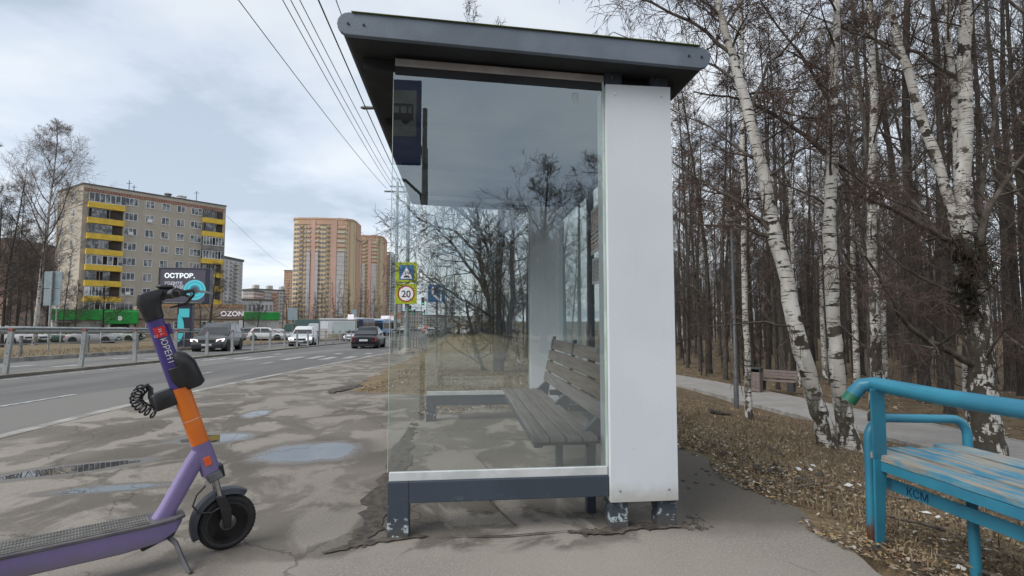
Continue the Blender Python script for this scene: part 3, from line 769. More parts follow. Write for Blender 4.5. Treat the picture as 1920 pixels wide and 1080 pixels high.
# fender
fe = MB(); rings = []
for k in range(16):
    a = R(205) - R(150)*k/15; r = .141
    c = Vector((math.cos(a)*r-.004, 0, .135+math.sin(a)*r)); o = Vector((math.cos(a),0,math.sin(a)))
    w = .036 if k < 15 else .026
    rings.append([c+o*.000+Vector((0,-w,0))-o*.018, c+o*.006+Vector((0,-w*.8,0)), c+o*.010, c+o*.006+Vector((0,w*.8,0)), c+Vector((0,w,0))-o*.018, c+o*.002+Vector((0,w*.7,0)), c+o*.005, c+o*.002+Vector((0,-w*.7,0))])
fe.loft(rings); fe.build('fender', mat('dark_grey_plastic', (.05,.053,.065), .5), sco, smooth=True)
mb = MB(); mb.tube([(-.10,-.03,.315),(-.135,-.04,.285),(-.150,-.045,.24),(-.125,-.05,.205),(-.075,-.052,.195),(-.045,-.055,.21)], .0045, 8); mb.build('brake_cable', M_bk, sco, smooth=True)
# stem: rounded rectangular tube along the axis
def rrect(c, ax_f, w, d, n=4, r=.35):
    pts = []; rr = min(w, d)*r
    for (sx, sy, a0) in ((1,1,0),(-1,1,90),(-1,-1,180),(1,-1,270)):
        for k in range(n):
            a = R(a0+90*k/(n-1)); pts.append(c + ax_f*(sx*(w/2-rr)+math.cos(a)*rr) + Vector((0,1,0))*(sy*(d/2-rr)+math.sin(a)*rr))
    return pts
def stem(z0, z1, w0, w1, d, name, m, x=None, **k):
    ax = lambda z: Vector((-.075 - (z-.37)*.343, 0, z)); fdir = Vector((1,0,.343)).normalized(); q = []
    for i in range(5):
        z = z0+(z1-z0)*i/4; w = w0+(w1-w0)*i/4; q.append(rrect(ax(z), fdir, w, d))
    mb = MB(); mb.loft(q); return mb.build(name, m, sco, smooth=True, **k)
axz = lambda z: Vector((-.075 - (z-.37)*.343, 0, z))
stem(.365, .508, .080, .078, .072, 'head_tube', M_pur)
stem(.509, .770, .072, .075, .068, 'stem_sleeve', M_or)
stem(.62, .6215, .0735, .0735, .0695, 'sleeve_seam', M_wht)
upper = stem(.771, 1.075, .074, .066, .064, 'stem', M_purd)
hd = MB(); fdir = Vector((1,0,.343)).normalized()
q = [rrect(axz(1.076), fdir, .074, .070), rrect(axz(1.12), fdir, .080, .072), rrect(axz(1.155)+Vector((.004,0,0)), fdir, .098, .070), rrect(Vector((-.333,0,1.192)), Vector((1,0,.12)).normalized(), .105, .062), rrect(Vector((-.326,0,1.206)), Vector((1,0,.3)).normalized(), .082, .05)]
hd.loft(q); hd.build('stem_head', M_bk, sco, smooth=True, bevel=.003)
mb = MB(); mb.loft([rrect(Vector((-.335,0,1.175)), Vector((0,0,1)), .05,.056), rrect(Vector((-.29,0,1.197)), Vector((0,0,1)), .045,.05), rrect(Vector((-.255,0,1.200)), Vector((0,0,1)), .036,.045)])
mb.build('bar_clamp', M_bk, sco, smooth=True)
# handlebar runs across (local Y), the near grip end points at the camera
bar = MB(); bar.tube([(-.28,-.30,1.180),(-.272,-.18,1.192),(-.268,0,1.197),(-.272,.18,1.192),(-.28,.30,1.180)], .0115, 12); hbar = bar.build('handlebar', M_bk, sco, smooth=True)
for s in (-1,1):
    mb = MB(); mb.lathe([(0,-.062),(.018,-.062),(.0205,-.055),(.0175,-.045),(.0172,.05),(.020,.062),(0,.062)], (-.276, s*.235, 1.186), 'Y', 16); mb.build('grip', M_bk, hbar, smooth=True)
    mb = MB(); mb.lathe([(0,-.0625),(.012,-.0625),(.012,-.064),(0,-.064)] if s < 0 else [(0,.064),(.012,.064),(.012,.0625),(0,.0625)], (-.276, s*.235, 1.186), 'Y', 16); mb.build('grip_cap', M_alu, hbar)
    mb = MB(); mb.loft([[(-.27,s*.150,1.175),(-.27,s*.150,1.205),(-.27,s*.175,1.205),(-.27,s*.175,1.175)],[(-.225,s*.155,1.178),(-.225,s*.155,1.203),(-.225,s*.18,1.203),(-.225,s*.18,1.178)]]); mb.build('lever_mount', M_bk, hbar, bevel=.004)
    mb = MB(); mb.loft([[(-.235,s*.16,1.192+o),(-.235,s*.172,1.192+o),(-.235,s*.172,1.204+o),(-.235,s*.16,1.204+o)] for o in (0,)]+[[(-.20,s*.175,1.196),(-.20,s*.187,1.196),(-.20,s*.187,1.206),(-.20,s*.175,1.206)],[(-.165,s*.225,1.190),(-.165,s*.24,1.190),(-.158,s*.24,1.199),(-.158,s*.225,1.199)],[(-.150,s*.275,1.182),(-.150,s*.285,1.182),(-.142,s*.285,1.190),(-.142,s*.275,1.190)]])
    mb.build('brake_lever', M_bk, hbar, bevel=.002)
for k, (y0, zz_) in enumerate(((-.11,1.20),(-.09,1.19),(.1,1.20))):
    mb = MB(); mb.tube([(-.24,y0*1.3,zz_),(-.19,y0,zz_+.012),(-.175,y0*.4,zz_-.002),(-.20,0,zz_-.045),(-.262,0,1.13)], .003, 6); mb.build('cable', M_bk, hbar, smooth=True)
# instrument pod
mb = MB(); mb.loft([rrect(Vector((-.285,0,1.214)), Vector((0,1,0)).cross(Vector((0,0,1))), .03,.05), rrect(Vector((-.285,0,1.222)), Vector((1,0,0)), .07,.065), rrect(Vector((-.285,0,1.232)), Vector((1,0,0)), .06,.055)]); mb.build('display_pod', M_bk, sco, smooth=True, bevel=.003)
# control box on the front of the stem, lock box with coiled cable behind it
fx = Vector((1,0,.343)).normalized(); up = Vector((-.343,0,1)).normalized()
c = axz(.835)
mb = MB(); mb.loft([rrect(c-up*.070+fx*.025, fx, .085,.080), rrect(c-up*.030+fx*.022, fx, .100,.088), rrect(c+up*.028+fx*.018, fx, .092,.088)], ); mb.build('control_box_clamp', M_bk, sco, smooth=True, bevel=.003)
mb = MB(); mb.loft([rrect(c-up*.088+fx*.052, fx, .062,.095,5,.45), rrect(c-up*.075+fx*.058, fx, .084,.105,5,.4), rrect(c+up*.03+fx*.050, fx, .082,.104,5,.4), rrect(c+up*.075+fx*.036, fx, .064,.090,5,.45), rrect(c+up*.090+fx*.030, fx, .034,.06,5,.45)]); mb.build('control_box', M_bk, sco, smooth=True)
c = axz(.745)
mb = MB(); mb.loft([rrect(c-up*.040-fx*.070, fx, .080,.055,5,.3), rrect(c-up*.034-fx*.072, fx, .098,.062,5,.3), rrect(c+up*.030-fx*.070, fx, .094,.060,5,.3), rrect(c+up*.038-fx*.068, fx, .078,.050,5,.3)]); lockb = mb.build('lock_box', M_bk, sco, smooth=True)
base = c-fx*.118
mb = MB(); mb.tube([base+Vector((.012,-.0,-.012)), base+Vector((-.004,0,.030)), base+Vector((-.005,0,.065)), base+Vector((-.018,0,.082)), base+Vector((-.036,-.01,.072))], [.012,.011,.010,.009,.008], 8); mb.build('lock_pin', M_bk, lockb, smooth=True)
arcp = lambda t: base + Vector((-.030,0,.070)) + (Vector((-.036*math.sin(PI*t*.95), .02-.04*t, .0-.115*t)) if t < 2 else None) + Vector((.055*t*t,0,0))
pts = []
for k in range(330):
    t = k/329; a = t*2*PI*9.5; q = arcp(t); tg = ((arcp(min(1,t+.02))-arcp(max(0,t-.02))).normalized()*.75+Vector((0,-.8,0))).normalized(); nn = tg.cross(Vector((.3,0,1))).normalized(); bb_ = tg.cross(nn).normalized()
    pts.append(q + (bb_*math.cos(a) + nn*math.sin(a))*.021 + tg*.004*math.sin(a))
mb = MB(); mb.tube(pts, .0042, 6); mb.build('coiled_cable', M_bk, lockb, smooth=True)
# reflector, labels
c = axz(.428)
mb = MB(); mb.obox(c+Vector((.004,-.0395,-.02))-fx*.013, fx*.028, Vector((0,-.005,0)), up*.042); mb.build('reflector', mat('orange_reflector', (.85,.13,.03), .2), sco, bevel=.003)
side = lambda z, du, d=-.0328: axz(z)+fx*du+Vector((0,d,0))
mb = MB(); mb.obox(side(1.000,-.022), fx*.044, Vector((0,-.0012,0)), up*.046); lab = mb.build('brand_label', M_red, upper)
for ch, dx, dz in (('М',.030,.030),('Т',.034,.012),('С',.008,.010)):
    text_obj('lettering', M_wht, lab, ch, .018, side(1.000,-.022,-.0345)+fx*dx+up*dz, up, -fx)
dn = Vector((.343,0,-1)).normalized()
text_obj('lettering', M_wht, upper, 'ЮРЕНТ', .034, side(.995,-.010,-.0332), dn, fx, align='LEFT', depth=.0008)
mb = MB(); mb.obox(side(1.0,.032,-.02), fx*.016, Vector((0,.04,0)), up*.05); mb.build('stem_latch', M_purd, sco, bevel=.003)
# down tube (wide brace from head to deck)
mb = MB(); a0 = Vector((-.118,0,.475)); a1 = Vector((-.262,0,.190)); d_ = (a1-a0).normalized(); pf = Vector((-d_.z,0,d_.x))
mb.loft([rrect(a0-d_*.03, pf, .060,.068), rrect(a0+d_*.06, pf, .074,.066), rrect(a1-d_*.05, pf, .070,.066), rrect(a1+d_*.03, pf, .086,.070)]); mb.build('down_tube', M_pur, sco, smooth=True)
# deck
DX0, DX1 = -.98, -.185
mb = MB(); rings = []
for x, w, zt, zb in ((DX0,.075,.205,.125),(-.90,.083,.205,.115),(-.40,.083,.205,.110),(-.27,.080,.205,.120),(-.21,.066,.204,.150),(DX1,.035,.203,.180)):
    rings.append([(x,-w,zt-.012),(x,-w*.92,zb),(x,w*.92,zb),(x,w,zt-.012),(x,w*.985,zt-.004),(x,-w*.985,zt-.004)])
mb.loft(rings); deck = mb.build('deck', M_pur, sco, bevel=.006)
mb = MB(); rings = []
for x, w in ((DX0-.003,.078),(-.90,.087),(-.40,.087),(-.27,.085),(-.215,.072),(-.175,.040)):
    rings.append([(x,-w,.196),(x,w,.196),(x,w,.210),(x,-w,.210)])
mb.loft(rings); mb.build('deck_rim', mat('deck_edge_plastic', (.075,.07,.085), .6, (.13,.12,.12), 9), deck, bevel=.003)
mb = MB(); mb.box(-.93,-.31,-.070,.070,.2102,.214); mt = mb.build('deck_mat', M_deckg, deck)
mb = MB()
for r_ in (-.052,-.018,.018,.052):
    for k in range(62):
        x = -.925+k*.0099; mb.box(x, x+.005, r_-.011, r_+.011, .2142,.2165)
mb.build('mat_ribs', mat('deck_rib', (.10,.10,.095), .8), mt)
mb = MB(); mb.loft([[(-.34,-.06,.112),(-.2,-.04,.155),(-.2,.04,.155),(-.34,.06,.112)],[(-.33,-.06,.095),(-.215,-.035,.125),(-.215,.035,.125),(-.33,.06,.095)]]); mb.build('stand_mount', M_bk, sco, bevel=.004)
mb = MB(); mb.tube([(-.235,-.045,.128),(-.215,-.085,.110),(-.195,-.125,.055),(-.175,-.165,.008),(-.170,-.185,.006)], [.011,.010,.009,.009,.007], 8); mb.build('kickstand', M_alu, sco, smooth=True)
# rear wheel and fender, out of the photo's left edge
wh = MB(); wh.lathe([(.050,-.020),(.098,-.022),(.112,-.024),(.124,-.019),(.132,0),(.124,.019),(.112,.024),(.098,.022),(.050,.020)], (-1.13,0,.131), 'Y', 32); rw = wh.build('wheel', M_rub, sco, smooth=True)
rm = MB(); rm.lathe([(0,-.024),(.09,-.020),(.098,-.024),(.098,.024),(.09,.020),(0,.024)], (-1.13,0,.131), 'Y', 32); rm.build('rim', M_bk, rw, smooth=True)
mb = MB(); mb.box(-1.13,-.97,-.055,-.035,.11,.19); mb.box(-1.13,-.97,.035,.055,.11,.19); mb.build('swingarm', M_pur, sco, bevel=.004)
# ---------------------------------------------------------------- blue bench
BB = thing('park_bench', 'weathered bright blue bench of steel tubes and peeling planks at the right edge', 'bench', (2.2, 1.7, -.05))
BO = Vector((2.2, 1.7, -.05))
def B_(mb, name, m, parent=BB, **k):
    mb.v = [tuple(Vector(v)-BO) for v in mb.v]; return mb.build(name, m, parent, **k)
M_blue = chipped('blue_paint', (.030,.205,.30), (.026,.165,.255), (.16,.11,.075), .655, 16, .38, rust=(.13,.06,.035), zrust=.12)
M_blue2 = chipped('blue_paint_sound', (.030,.205,.30), (.026,.165,.255), (.13,.17,.17), .66, 16, .42)
M_blueg = chipped('blue_green_paint', (.012,.10,.035), (.015,.13,.10), (.03,.08,.04), .6, 10, .45)
def plank_mat():
    t = NT('peeling_blue_plank'); v = t.tc.outputs['Object']; s = t.map(v, (34, 2.4, 30))
    g = t.noise(s, 1, 7, .65, .4); b = t.noise(v, 5, 5); f = t.noise(t.map(v, (160,6,160)), 1, 4, .6)
    paint = t.mix(t.ramp(b, .35, .65), (.045,.20,.31), (.10,.28,.37))
    wood = t.mix(t.ramp(f, .3, .7), (.34,.32,.275), (.20,.185,.155))
    col = t.mix(t.ramp(t.math('ADD', t.math('MULTIPLY', g, .7), t.math('MULTIPLY', b, .3)), .46, .53), paint, wood)
    t.bump(t.math('ADD', f, t.math('MULTIPLY', g, .6)), .7, .004)
    return t.fin(col, .7)
M_plank = plank_mat()
# three station frames along the bench; seat plane z ~ .43, backrest leans towards the camera side
YB0, YB1 = 2.40, .95
seat_near = P(1625, 845, YB0)          # back-left corner of the seat
sx, szz = seat_near.x, seat_near.z
bx, bz = P(1622, 722, 2.29).x, P(1622, 722, 2.29).z
def arc(c, r, a0, a1, u, v, n=6): return [c + u*math.cos(R(a0+(a1-a0)*k/n))*r + v*math.sin(R(a0+(a1-a0)*k/n))*r for k in range(n+1)]
X_, Z_ = Vector((1,0,0)), Vector((0,0,1))
arm_r = .085
armz = P(1720, 787, YB0).z; armx1 = P(1815, 840, YB0).x
for yb in (YB0, YB1):
    x0 = P(1632, 900, YB0).x; 
    pts = [Vector((x0-.01, yb, -.30)), Vector((x0-.004, yb, .12)), Vector((x0, yb, armz-arm_r-.06))] + arc(Vector((x0+arm_r+.02, yb, armz-arm_r-.0)), arm_r+.02, 180, 90, X_, Z_*.92) + arc(Vector((armx1-arm_r, yb, armz-arm_r)), arm_r, 90, 0, X_, Z_) + [Vector((armx1, yb, szz-.02)), Vector((armx1+.004, yb, -.42))]
    mb = MB(); mb.tube(pts, .0215, 12); B_(mb, 'arm_leg', M_blue, smooth=True)
# backrest posts and top rail
tail = P(1590, 752, 2.345); 
mb = MB(); mb.tube([tail, P(1603, 735, 2.33), P(1617, 722, 2.305), P(1640, 720, 2.27), Vector((bx+.005, 1.9, bz)), Vector((bx+.01, 1.3, bz)), Vector((bx+.01, .95, bz)), Vector((bx, .90, bz-.03)), Vector((bx-.01,.87,bz-.08))], .0335, 16)
B_(mb, 'backrest_rail', M_blue2, smooth=True)
a_ = tail; b_ = P(1603, 735, 2.33); mb = MB(); mb.tube([a_-(b_-a_).normalized()*.002, a_+(b_-a_)*.75], [.0345,.0343], 16); B_(mb, 'rail_tip', M_blueg, smooth=True)
for yb in (2.235, 1.05):
    p0 = Vector((bx+.012, yb, bz-.01)); k = P(1650, 860, yb+.09) if yb > 2 else Vector((sx-.02, yb+.03, szz)); lo = P(1650, 1034, yb+.12) if yb > 2 else Vector((sx, yb+.05, .06))
    mb = MB(); mb.loft([[c+d for d in (Vector((-w/2,-.006,0)),Vector((w/2,-.006,0)),Vector((w/2,.006,0)),Vector((-w/2,.006,0)))] for c, w in ((p0,.07),(p0*.5+k*.5,.072),(k,.07),(lo,.045))])
    B_(mb, 'backrest_post', M_blue2, bevel=.004)
# planks
pw = (armx1 - sx)/4
for i, (d0, d1) in enumerate(((0,.002),(.0,.0),(.004,.0),(.006,.0))):
    z = szz + (.0,.006,.003,.01)[i]
    x0 = sx + i*pw + .004; mb = MB()
    x0 += .0; e = YB0 + (.02,.035,.015,.06)[i]
    n = 14; rings = []
    rr = random.Random(i+3)
    for k in range(n+1):
        y = e + (YB1-.05-e)*k/n; j = rr.uniform(-.003,.003)
        rings.append([(x0+j,y,z-.032),(x0+j,y,z+.0+rr.uniform(-.001,.001)),(x0+pw-.010+j,y,z+rr.uniform(-.001,.001)),(x0+pw-.010+j,y,z-.032)])
    mb.loft(rings); B_(mb, 'seat_plank', M_plank, bevel=.004)
# angle iron under the seat, low stretcher with the graffiti, middle legs, brace
mb = MB(); mb.box(sx+.006, sx+.012, YB1, YB0-.03, szz-.078, szz-.034); mb.box(sx+.012, sx+.05, YB1, YB0-.03, szz-.040, szz-.034); B_(mb, 'seat_rail', M_blue2, bevel=.002)
mb = MB(); mb.box(armx1-.05, armx1-.012, YB1, YB0-.03, szz-.040, szz-.034); B_(mb, 'seat_rail', M_blue2, bevel=.002)
for yb in (2.3, 1.67, 1.05):
    mb = MB(); mb.box(sx+.05, armx1-.05, yb-.015, yb+.015, szz-.064, szz-.0405); B_(mb, 'cross_bar', M_blue, bevel=.002)
lz = P(1650, 890, 2.42); lx = lz.x
lowz = lz.z
mb = MB(); mb.box(lx, lx+.006, YB1+.05, 2.425, lowz-.058, lowz); low = B_(mb, 'low_stretcher', M_blue2, bevel=.002)
c0 = P(1697, 925, 2.24); 
g = text_mb('КСМ', .052, Vector((lx-.0012-BO.x, 2.27-BO.y, lowz-.048-BO.z)), (0,-1,0), (0,0,1), 'LEFT', .0006)
me = g; me.name = 'graffiti'; me.materials.clear(); me.materials.append(mat('marker_blue', (.01,.02,.08), .5)); go = bpy.data.objects.new('graffiti', me); COL.objects.link(go); go.parent = low
ml = P(1822, 940, 2.06)
for q in (2.06, 1.2):
    mb = MB(); mb.tube([Vector((ml.x, q, szz-.06)), Vector((ml.x+.004, q, -.35))], .0215, 12); B_(mb, 'leg', M_blue2, smooth=True)
mb = MB(); mb.tube([Vector((ml.x, 2.0, lowz+.03)), Vector((ml.x+.03, 1.92, lowz-.01)), Vector((ml.x+.1, 1.9, lowz-.03)), Vector((ml.x+.2, 1.93, lowz+.02)), Vector((armx1-.02, 1.97, szz-.05))], .009, 8); B_(mb, 'brace', M_blue, smooth=True)
# ---------------------------------------------------------------- trees
def bark_birch(nm='birch_bark', hi=1.35, wd=3.2):
    t = NT(nm); v = t.tc.outputs['Object']; X, Y, Z = t.sep(v)
    n = t.noise(t.map(v, (5, 5, 38)), 1, 5, .6, .3); n2 = t.noise(t.map(v, (7,7,3.2)), 1, 6, .65); big = t.noise(t.map(v, (3.5,3.5,5)), 1, 4, .6)
    base = t.mix(t.ramp(n2, .35, .65), (.52,.505,.475), (.38,.36,.325))
    lent = t.ramp(n, .565, .60)
    dia = t.ramp(big, .57, .60)
    low = t.ramp(t.math('ADD', Z, t.math('MULTIPLY', t.math('SUBTRACT', n2, .5), wd)), hi-1.0, hi, 1, 0)
    crack = t.ramp(n2, .44, .50)
    m = t.math('MAXIMUM', t.math('MAXIMUM', lent, dia), t.math('MULTIPLY', low, crack))
    col = t.mix(m, base, t.mix(t.ramp(n2,.3,.7), (.028,.024,.02), (.075,.065,.05)))
    t.bump(t.math('ADD', t.math('MULTIPLY', m, -.6), n2), .5, .01)
    return t.fin(col, .8, 0, .3)
def bark_dark(name, a, b, moss=True):
    t = NT(name); v = t.tc.outputs['Object']; X, Y, Z = t.sep(v)
    s = t.noise(t.map(v, (22,22,3.5)), 1, 6, .65); n = t.noise(v, 1.6, 5)
    col = t.mix(t.ramp(s, .35, .62), a, b)
    if moss: col = t.mix(t.math('MULTIPLY', t.ramp(n, .52, .66), .5), col, (.085,.085,.045))
    t.bump(s, .6, .012)
    return t.fin(col, .9, 0, .25)
M_birch = bark_birch(); M_birchd = bark_birch('old_birch_bark', 4.2, 9.0)
M_dk = bark_dark('dark_bark', (.070,.060,.053), (.026,.022,.019))
M_dk2 = bark_dark('grey_bark', (.10,.088,.078), (.036,.031,.027))
M_twig = mat('twig_bark', (.105,.088,.078), .85, (.055,.046,.041), 2, spec=.2)
M_twigb = mat('birch_twigs', (.12,.085,.07), .85, (.065,.045,.038), 2, spec=.2)
M_branch = mat('grey_branch', (.12,.105,.09), .85, (.055,.045,.036), 5, spec=.2)
class TM(MB):
    """light tubes for branches"""
    def tb(s, pts, rad, sides):
        n = len(pts); b = len(s.v); t0 = (pts[-1]-pts[0])
        if t0.length < 1e-6: return
        t0 = t0.normalized(); u = t0.orthogonal().normalized(); w = t0.cross(u)
        cs = [(math.cos(2*PI*k/sides), math.sin(2*PI*k/sides)) for k in range(sides)]
        for p, r in zip(pts, rad):
            for c, q in cs: s.v.append((p.x+(u.x*c+w.x*q)*r, p.y+(u.y*c+w.y*q)*r, p.z+(u.z*c+w.z*q)*r))
        for i in range(n-1):
            for k in range(sides):
                k2 = (k+1) % sides; s.f.append((b+i*sides+k, b+i*sides+k2, b+(i+1)*sides+k2, b+(i+1)*sides+k))
def rv(r, k): return Vector((r.gauss(0,k), r.gauss(0,k), r.gauss(0,k)))
def limb(mb, r, p, d, L, rad, lvl, prm, thick=None):
    """a bough with its side branches and twigs; prm: up, wig, nsub(list), tmin"""
    n = max(3, min(8, int(L/.28)+2)) if lvl > 0 else 3
    pts = [p.copy()]; rads = [rad]; dirs = [d.normalized()]
    dd = d.normalized(); up = prm['up'][min(lvl, len(prm['up'])-1)]
    for i in range(n):
        dd = (dd + rv(r, prm['wig']) + Vector((0,0,up))/n).normalized()
        pts.append(pts[-1] + dd*L/n); rads.append(max(prm['tmin'], rad*(1-.88*(i+1)/n))); dirs.append(dd)
    tgt = thick if (thick is not None and rad > .016) else mb
    tgt.tb(pts, rads, 7 if rad > .05 else 5 if rad > .02 else 3)
    if lvl <= 0: return
    ns = prm['nsub'][len(prm['nsub'])-lvl]
    ns = max(2, int(ns*(.6+.8*r.random())))
    for k in range(ns):
        t = .18 + .80*(k+r.random())/ns; f = t*n; i = min(n-1, int(f)); q = pts[i].lerp(pts[i+1], f-i); dr = dirs[i+1]
        side = dr.orthogonal().normalized(); side.rotate(Matrix.Rotation(r.uniform(0,2*PI), 3, dr))
        ang = r.uniform(.45, 1.05); nd = dr*math.cos(ang) + side*math.sin(ang)
        l2 = L*r.uniform(.32,.58)*(1.15-.6*t)*prm.get('sl',1)
        limb(mb, r, q, nd, max(.16, l2), max(prm['tmin'], rads[i]*.55), lvl-1, prm, thick)
def trunk_pts(r, H, lean, wig, n=14):
    pts = [Vector((0,0,-.35))]; d = Vector((lean[0], lean[1], 1)).normalized(); p = Vector((0,0,0)); pts.append(p.copy())
    for i in range(n):
        d = (d + Vector((r.gauss(0,wig), r.gauss(0,wig), 0)) + Vector((-d.x*.06,-d.y*.06,.02))).normalized(); p = p + d*H/n; pts.append(p.copy())
    return pts
def tree_mesh(seed, H, r0, kind='dark', z0=.25, nb=34, bl=2.6, lean=(0,0), detail=3, prm=None, spread=.9, pts=None, rads=None):
    """returns (trunk mesh, crown mesh)"""
    r = random.Random(seed); tk = MB(); cr = TM(); th = TM()
    if pts is None:
        pts = trunk_pts(r, H, lean, .022 if kind != 'birch' else .018)
        n = len(pts); rads = [r0*1.55, r0*1.35] + [r0*(1-.86*((i+1)/(n-2))**1.05) for i in range(n-2)]
        pts.insert(2, pts[1].lerp(pts[2], .18)); rads.insert(2, r0*1.04)
    tk.tube(pts, rads, 12 if r0 > .08 else 8)
    # slight flutes at the foot
    base = pts[1].z
    P_ = prm or dict(up=[.1,.25,.35,.25], wig=.13, nsub=[6,5,4][-detail:], tmin=.0035)
    for k in range(nb):
        t = z0 + (1-z0)*((k+r.random())/nb)**.9
        f = 1 + t*(len(pts)-2); i = min(len(pts)-2, int(f)); q = pts[i].lerp(pts[i+1], f-i); tr_ = rads[i]+(rads[i+1]-rads[i])*(f-i)
        a = r.uniform(0, 2*PI); el = r.uniform(.15,.95)+.35*t
        d = Vector((math.cos(a)*math.cos(el), math.sin(a)*math.cos(el), math.sin(el)))
        L = bl*(.45+.75*r.random())*(1.1-.75*max(0,(t-.45))/.55)*spread
        if t < z0+.12 and r.random() < .5: L *= .5
        limb(cr, r, q, d, L, min(tr_*.55, .012+L*.011), detail, P_, th)
    tm_ = tk.mesh('trunk'); tm_.polygons.foreach_set('use_smooth', [True]*len(tm_.polygons))
    nth = len(th.f); b = len(th.v); th.v += cr.v; th.f += [tuple(b+i for i in t) for t in cr.f]
    cm = th.mesh('crown'); cm.polygons.foreach_set('use_smooth', [True]*len(cm.polygons)); 
    mi = [0]*nth + [1]*(len(th.f)-nth)
    mats = {'birch': (M_birch, M_branch, M_twigb), 'dark': (M_dk, M_branch, M_twig), 'grey': (M_dk2, M_branch, M_twig)}[kind]
    if kind == 'birch' and bl > 5: mats = (M_birch, M_dk2, mat('pale_twigs', (.24,.20,.175), .85, (.15,.12,.10), 2))
    tm_.materials.append(mats[0]); cm.materials.append(mats[1]); cm.materials.append(mats[2]); cm.polygons.foreach_set('material_index', mi)
    return tm_, cm
def put_tree(name, meshes, loc, label, group=None, rz=0, s=1.0, sz=None):
    t = thing(name, label, 'tree', loc, rz, group); t.scale = (s, s, sz or s)
    for nm, me in zip(('trunk','crown'), meshes):
        o = bpy.data.objects.new(nm, me); COL.objects.link(o); o.parent = t
    return t
up_prm = dict(up=[.1,.3,.4,.3], wig=.12, nsub=[6,5,4], tmin=.0032)
for_prm = dict(up=[.1,.3,.4,.3], wig=.12, nsub=[6,5,4], tmin=.0048, sl=1.3)
weep = dict(up=[-.5,-.35,.1,.25], wig=.11, nsub=[6,6,5], tmin=.0026)
PD = [tree_mesh(100+i, 17+i, .13+.02*(i%3), 'dark' if i % 2 else 'grey', z0=.16+.03*(i%3), nb=34, bl=2.5, prm=for_prm) for i in range(6)]
PB = [tree_mesh(200+i, 17+i*1.5, .115+.012*i, 'birch', z0=.28, nb=34, bl=2.6, prm=weep) for i in range(3)]
wide0 = dict(up=[.05,.3,.5,.4], wig=.10, nsub=[7,6,5], tmin=.006, sl=1.45)
fan = dict(up=[-.25,.15,.4,.6], wig=.09, nsub=[8,7,6], tmin=.0065, sl=1.35)
PW = [tree_mesh(400, 9, .16, 'dark', z0=.2, nb=20, bl=3.9, prm=wide0), tree_mesh(401, 10, .17, 'grey', z0=.22, nb=22, bl=4.0, prm=wide0)]
PF = [tree_mesh(410, 19, .2, 'birch', z0=.25, nb=34, bl=6.0, prm=fan)]
PS = [tree_mesh(300+i, 6.5, .045, 'dark', z0=.08, nb=26, bl=1.5, prm=up_prm) for i in range(3)]
# forest behind the path
rf = random.Random(77); placed = []
def ok(x, y, m):
    return all((x-a)**2+(y-b)**2 > m*m for a, b in placed)
def zone_phrase(px):
    for lim, ph in ((1310,'at the edge of the shelter panel'),(1365,'left of the park lamp'),(1402,'between the park lamp and the thin birch'),(1440,'above the litter bin'),(1495,'above the park bench'),(1540,'left of the leaning birch foot'),(1600,'behind the two birches'),(1680,'right of the two birches'),(1750,'above the blue rail tip'),(1820,'left of the gnarled birch'),(1880,'behind the gnarled birch'),(1920,'at the right frame edge')):
        if px < lim: return ph
    return 'beyond the right frame edge'
def zone_phrase_old(px):
    return ('just right of the white shelter panel' if px < 1400 else 'behind the small park bench' if px < 1530 else
            'behind the forked birch' if px < 1680 else 'above the blue bench')
def pxof(x, y, z):
    q = CM.transposed() @ (Vector((x,y,z))-Vector((0,0,CAMH))); return 960 - F*q.x/q.z, 540+F*q.y/q.z
n_forest = 0
# front row, placed where the photograph shows trunks behind the path
FRONT = [(1360,695,26),(1330,690,30),(1470,700,25),(1500,712,21.5),(1700,735,17.5),(1735,745,16),(1660,700,24),(1615,690,27),(1895,728,19),(1782,775,13.6),(1290,672,38),(1315,668,40),(1640,770,13.4),(1547,700,25),(1580,690,28),(1400,690,31),(1440,690,29),(1860,700,22),(1835,690,26),(1905,690,24)]
ORD = ['first','second','third','fourth','fifth','sixth','seventh','eighth','ninth','tenth','eleventh','twelfth','thirteenth','fourteenth','fifteenth','sixteenth','seventeenth','eighteenth','nineteenth','twentieth']
FX = sorted(f[0] for f in FRONT)
for i, (px, py, Y) in enumerate(FRONT):
    p = P(px, py, Y); z = G(p.x, Y); placed.append((p.x, Y))
    birch = i in (3, 6, 13)
    me = PB[i % 3] if birch else PD[i % 6]
    put_tree('birch_tree' if birch else 'forest_tree', me, (p.x, Y, z), (('slim white birch' if birch else 'dark bare tree') + ' of the front forest row, %s counted from the shelter panel' % ORD[FX.index(px)]), 'front row of bare trees beyond the park path', rf.uniform(0, 6.28), rf.uniform(.85,1.15))
cnt = 0; tries = 0
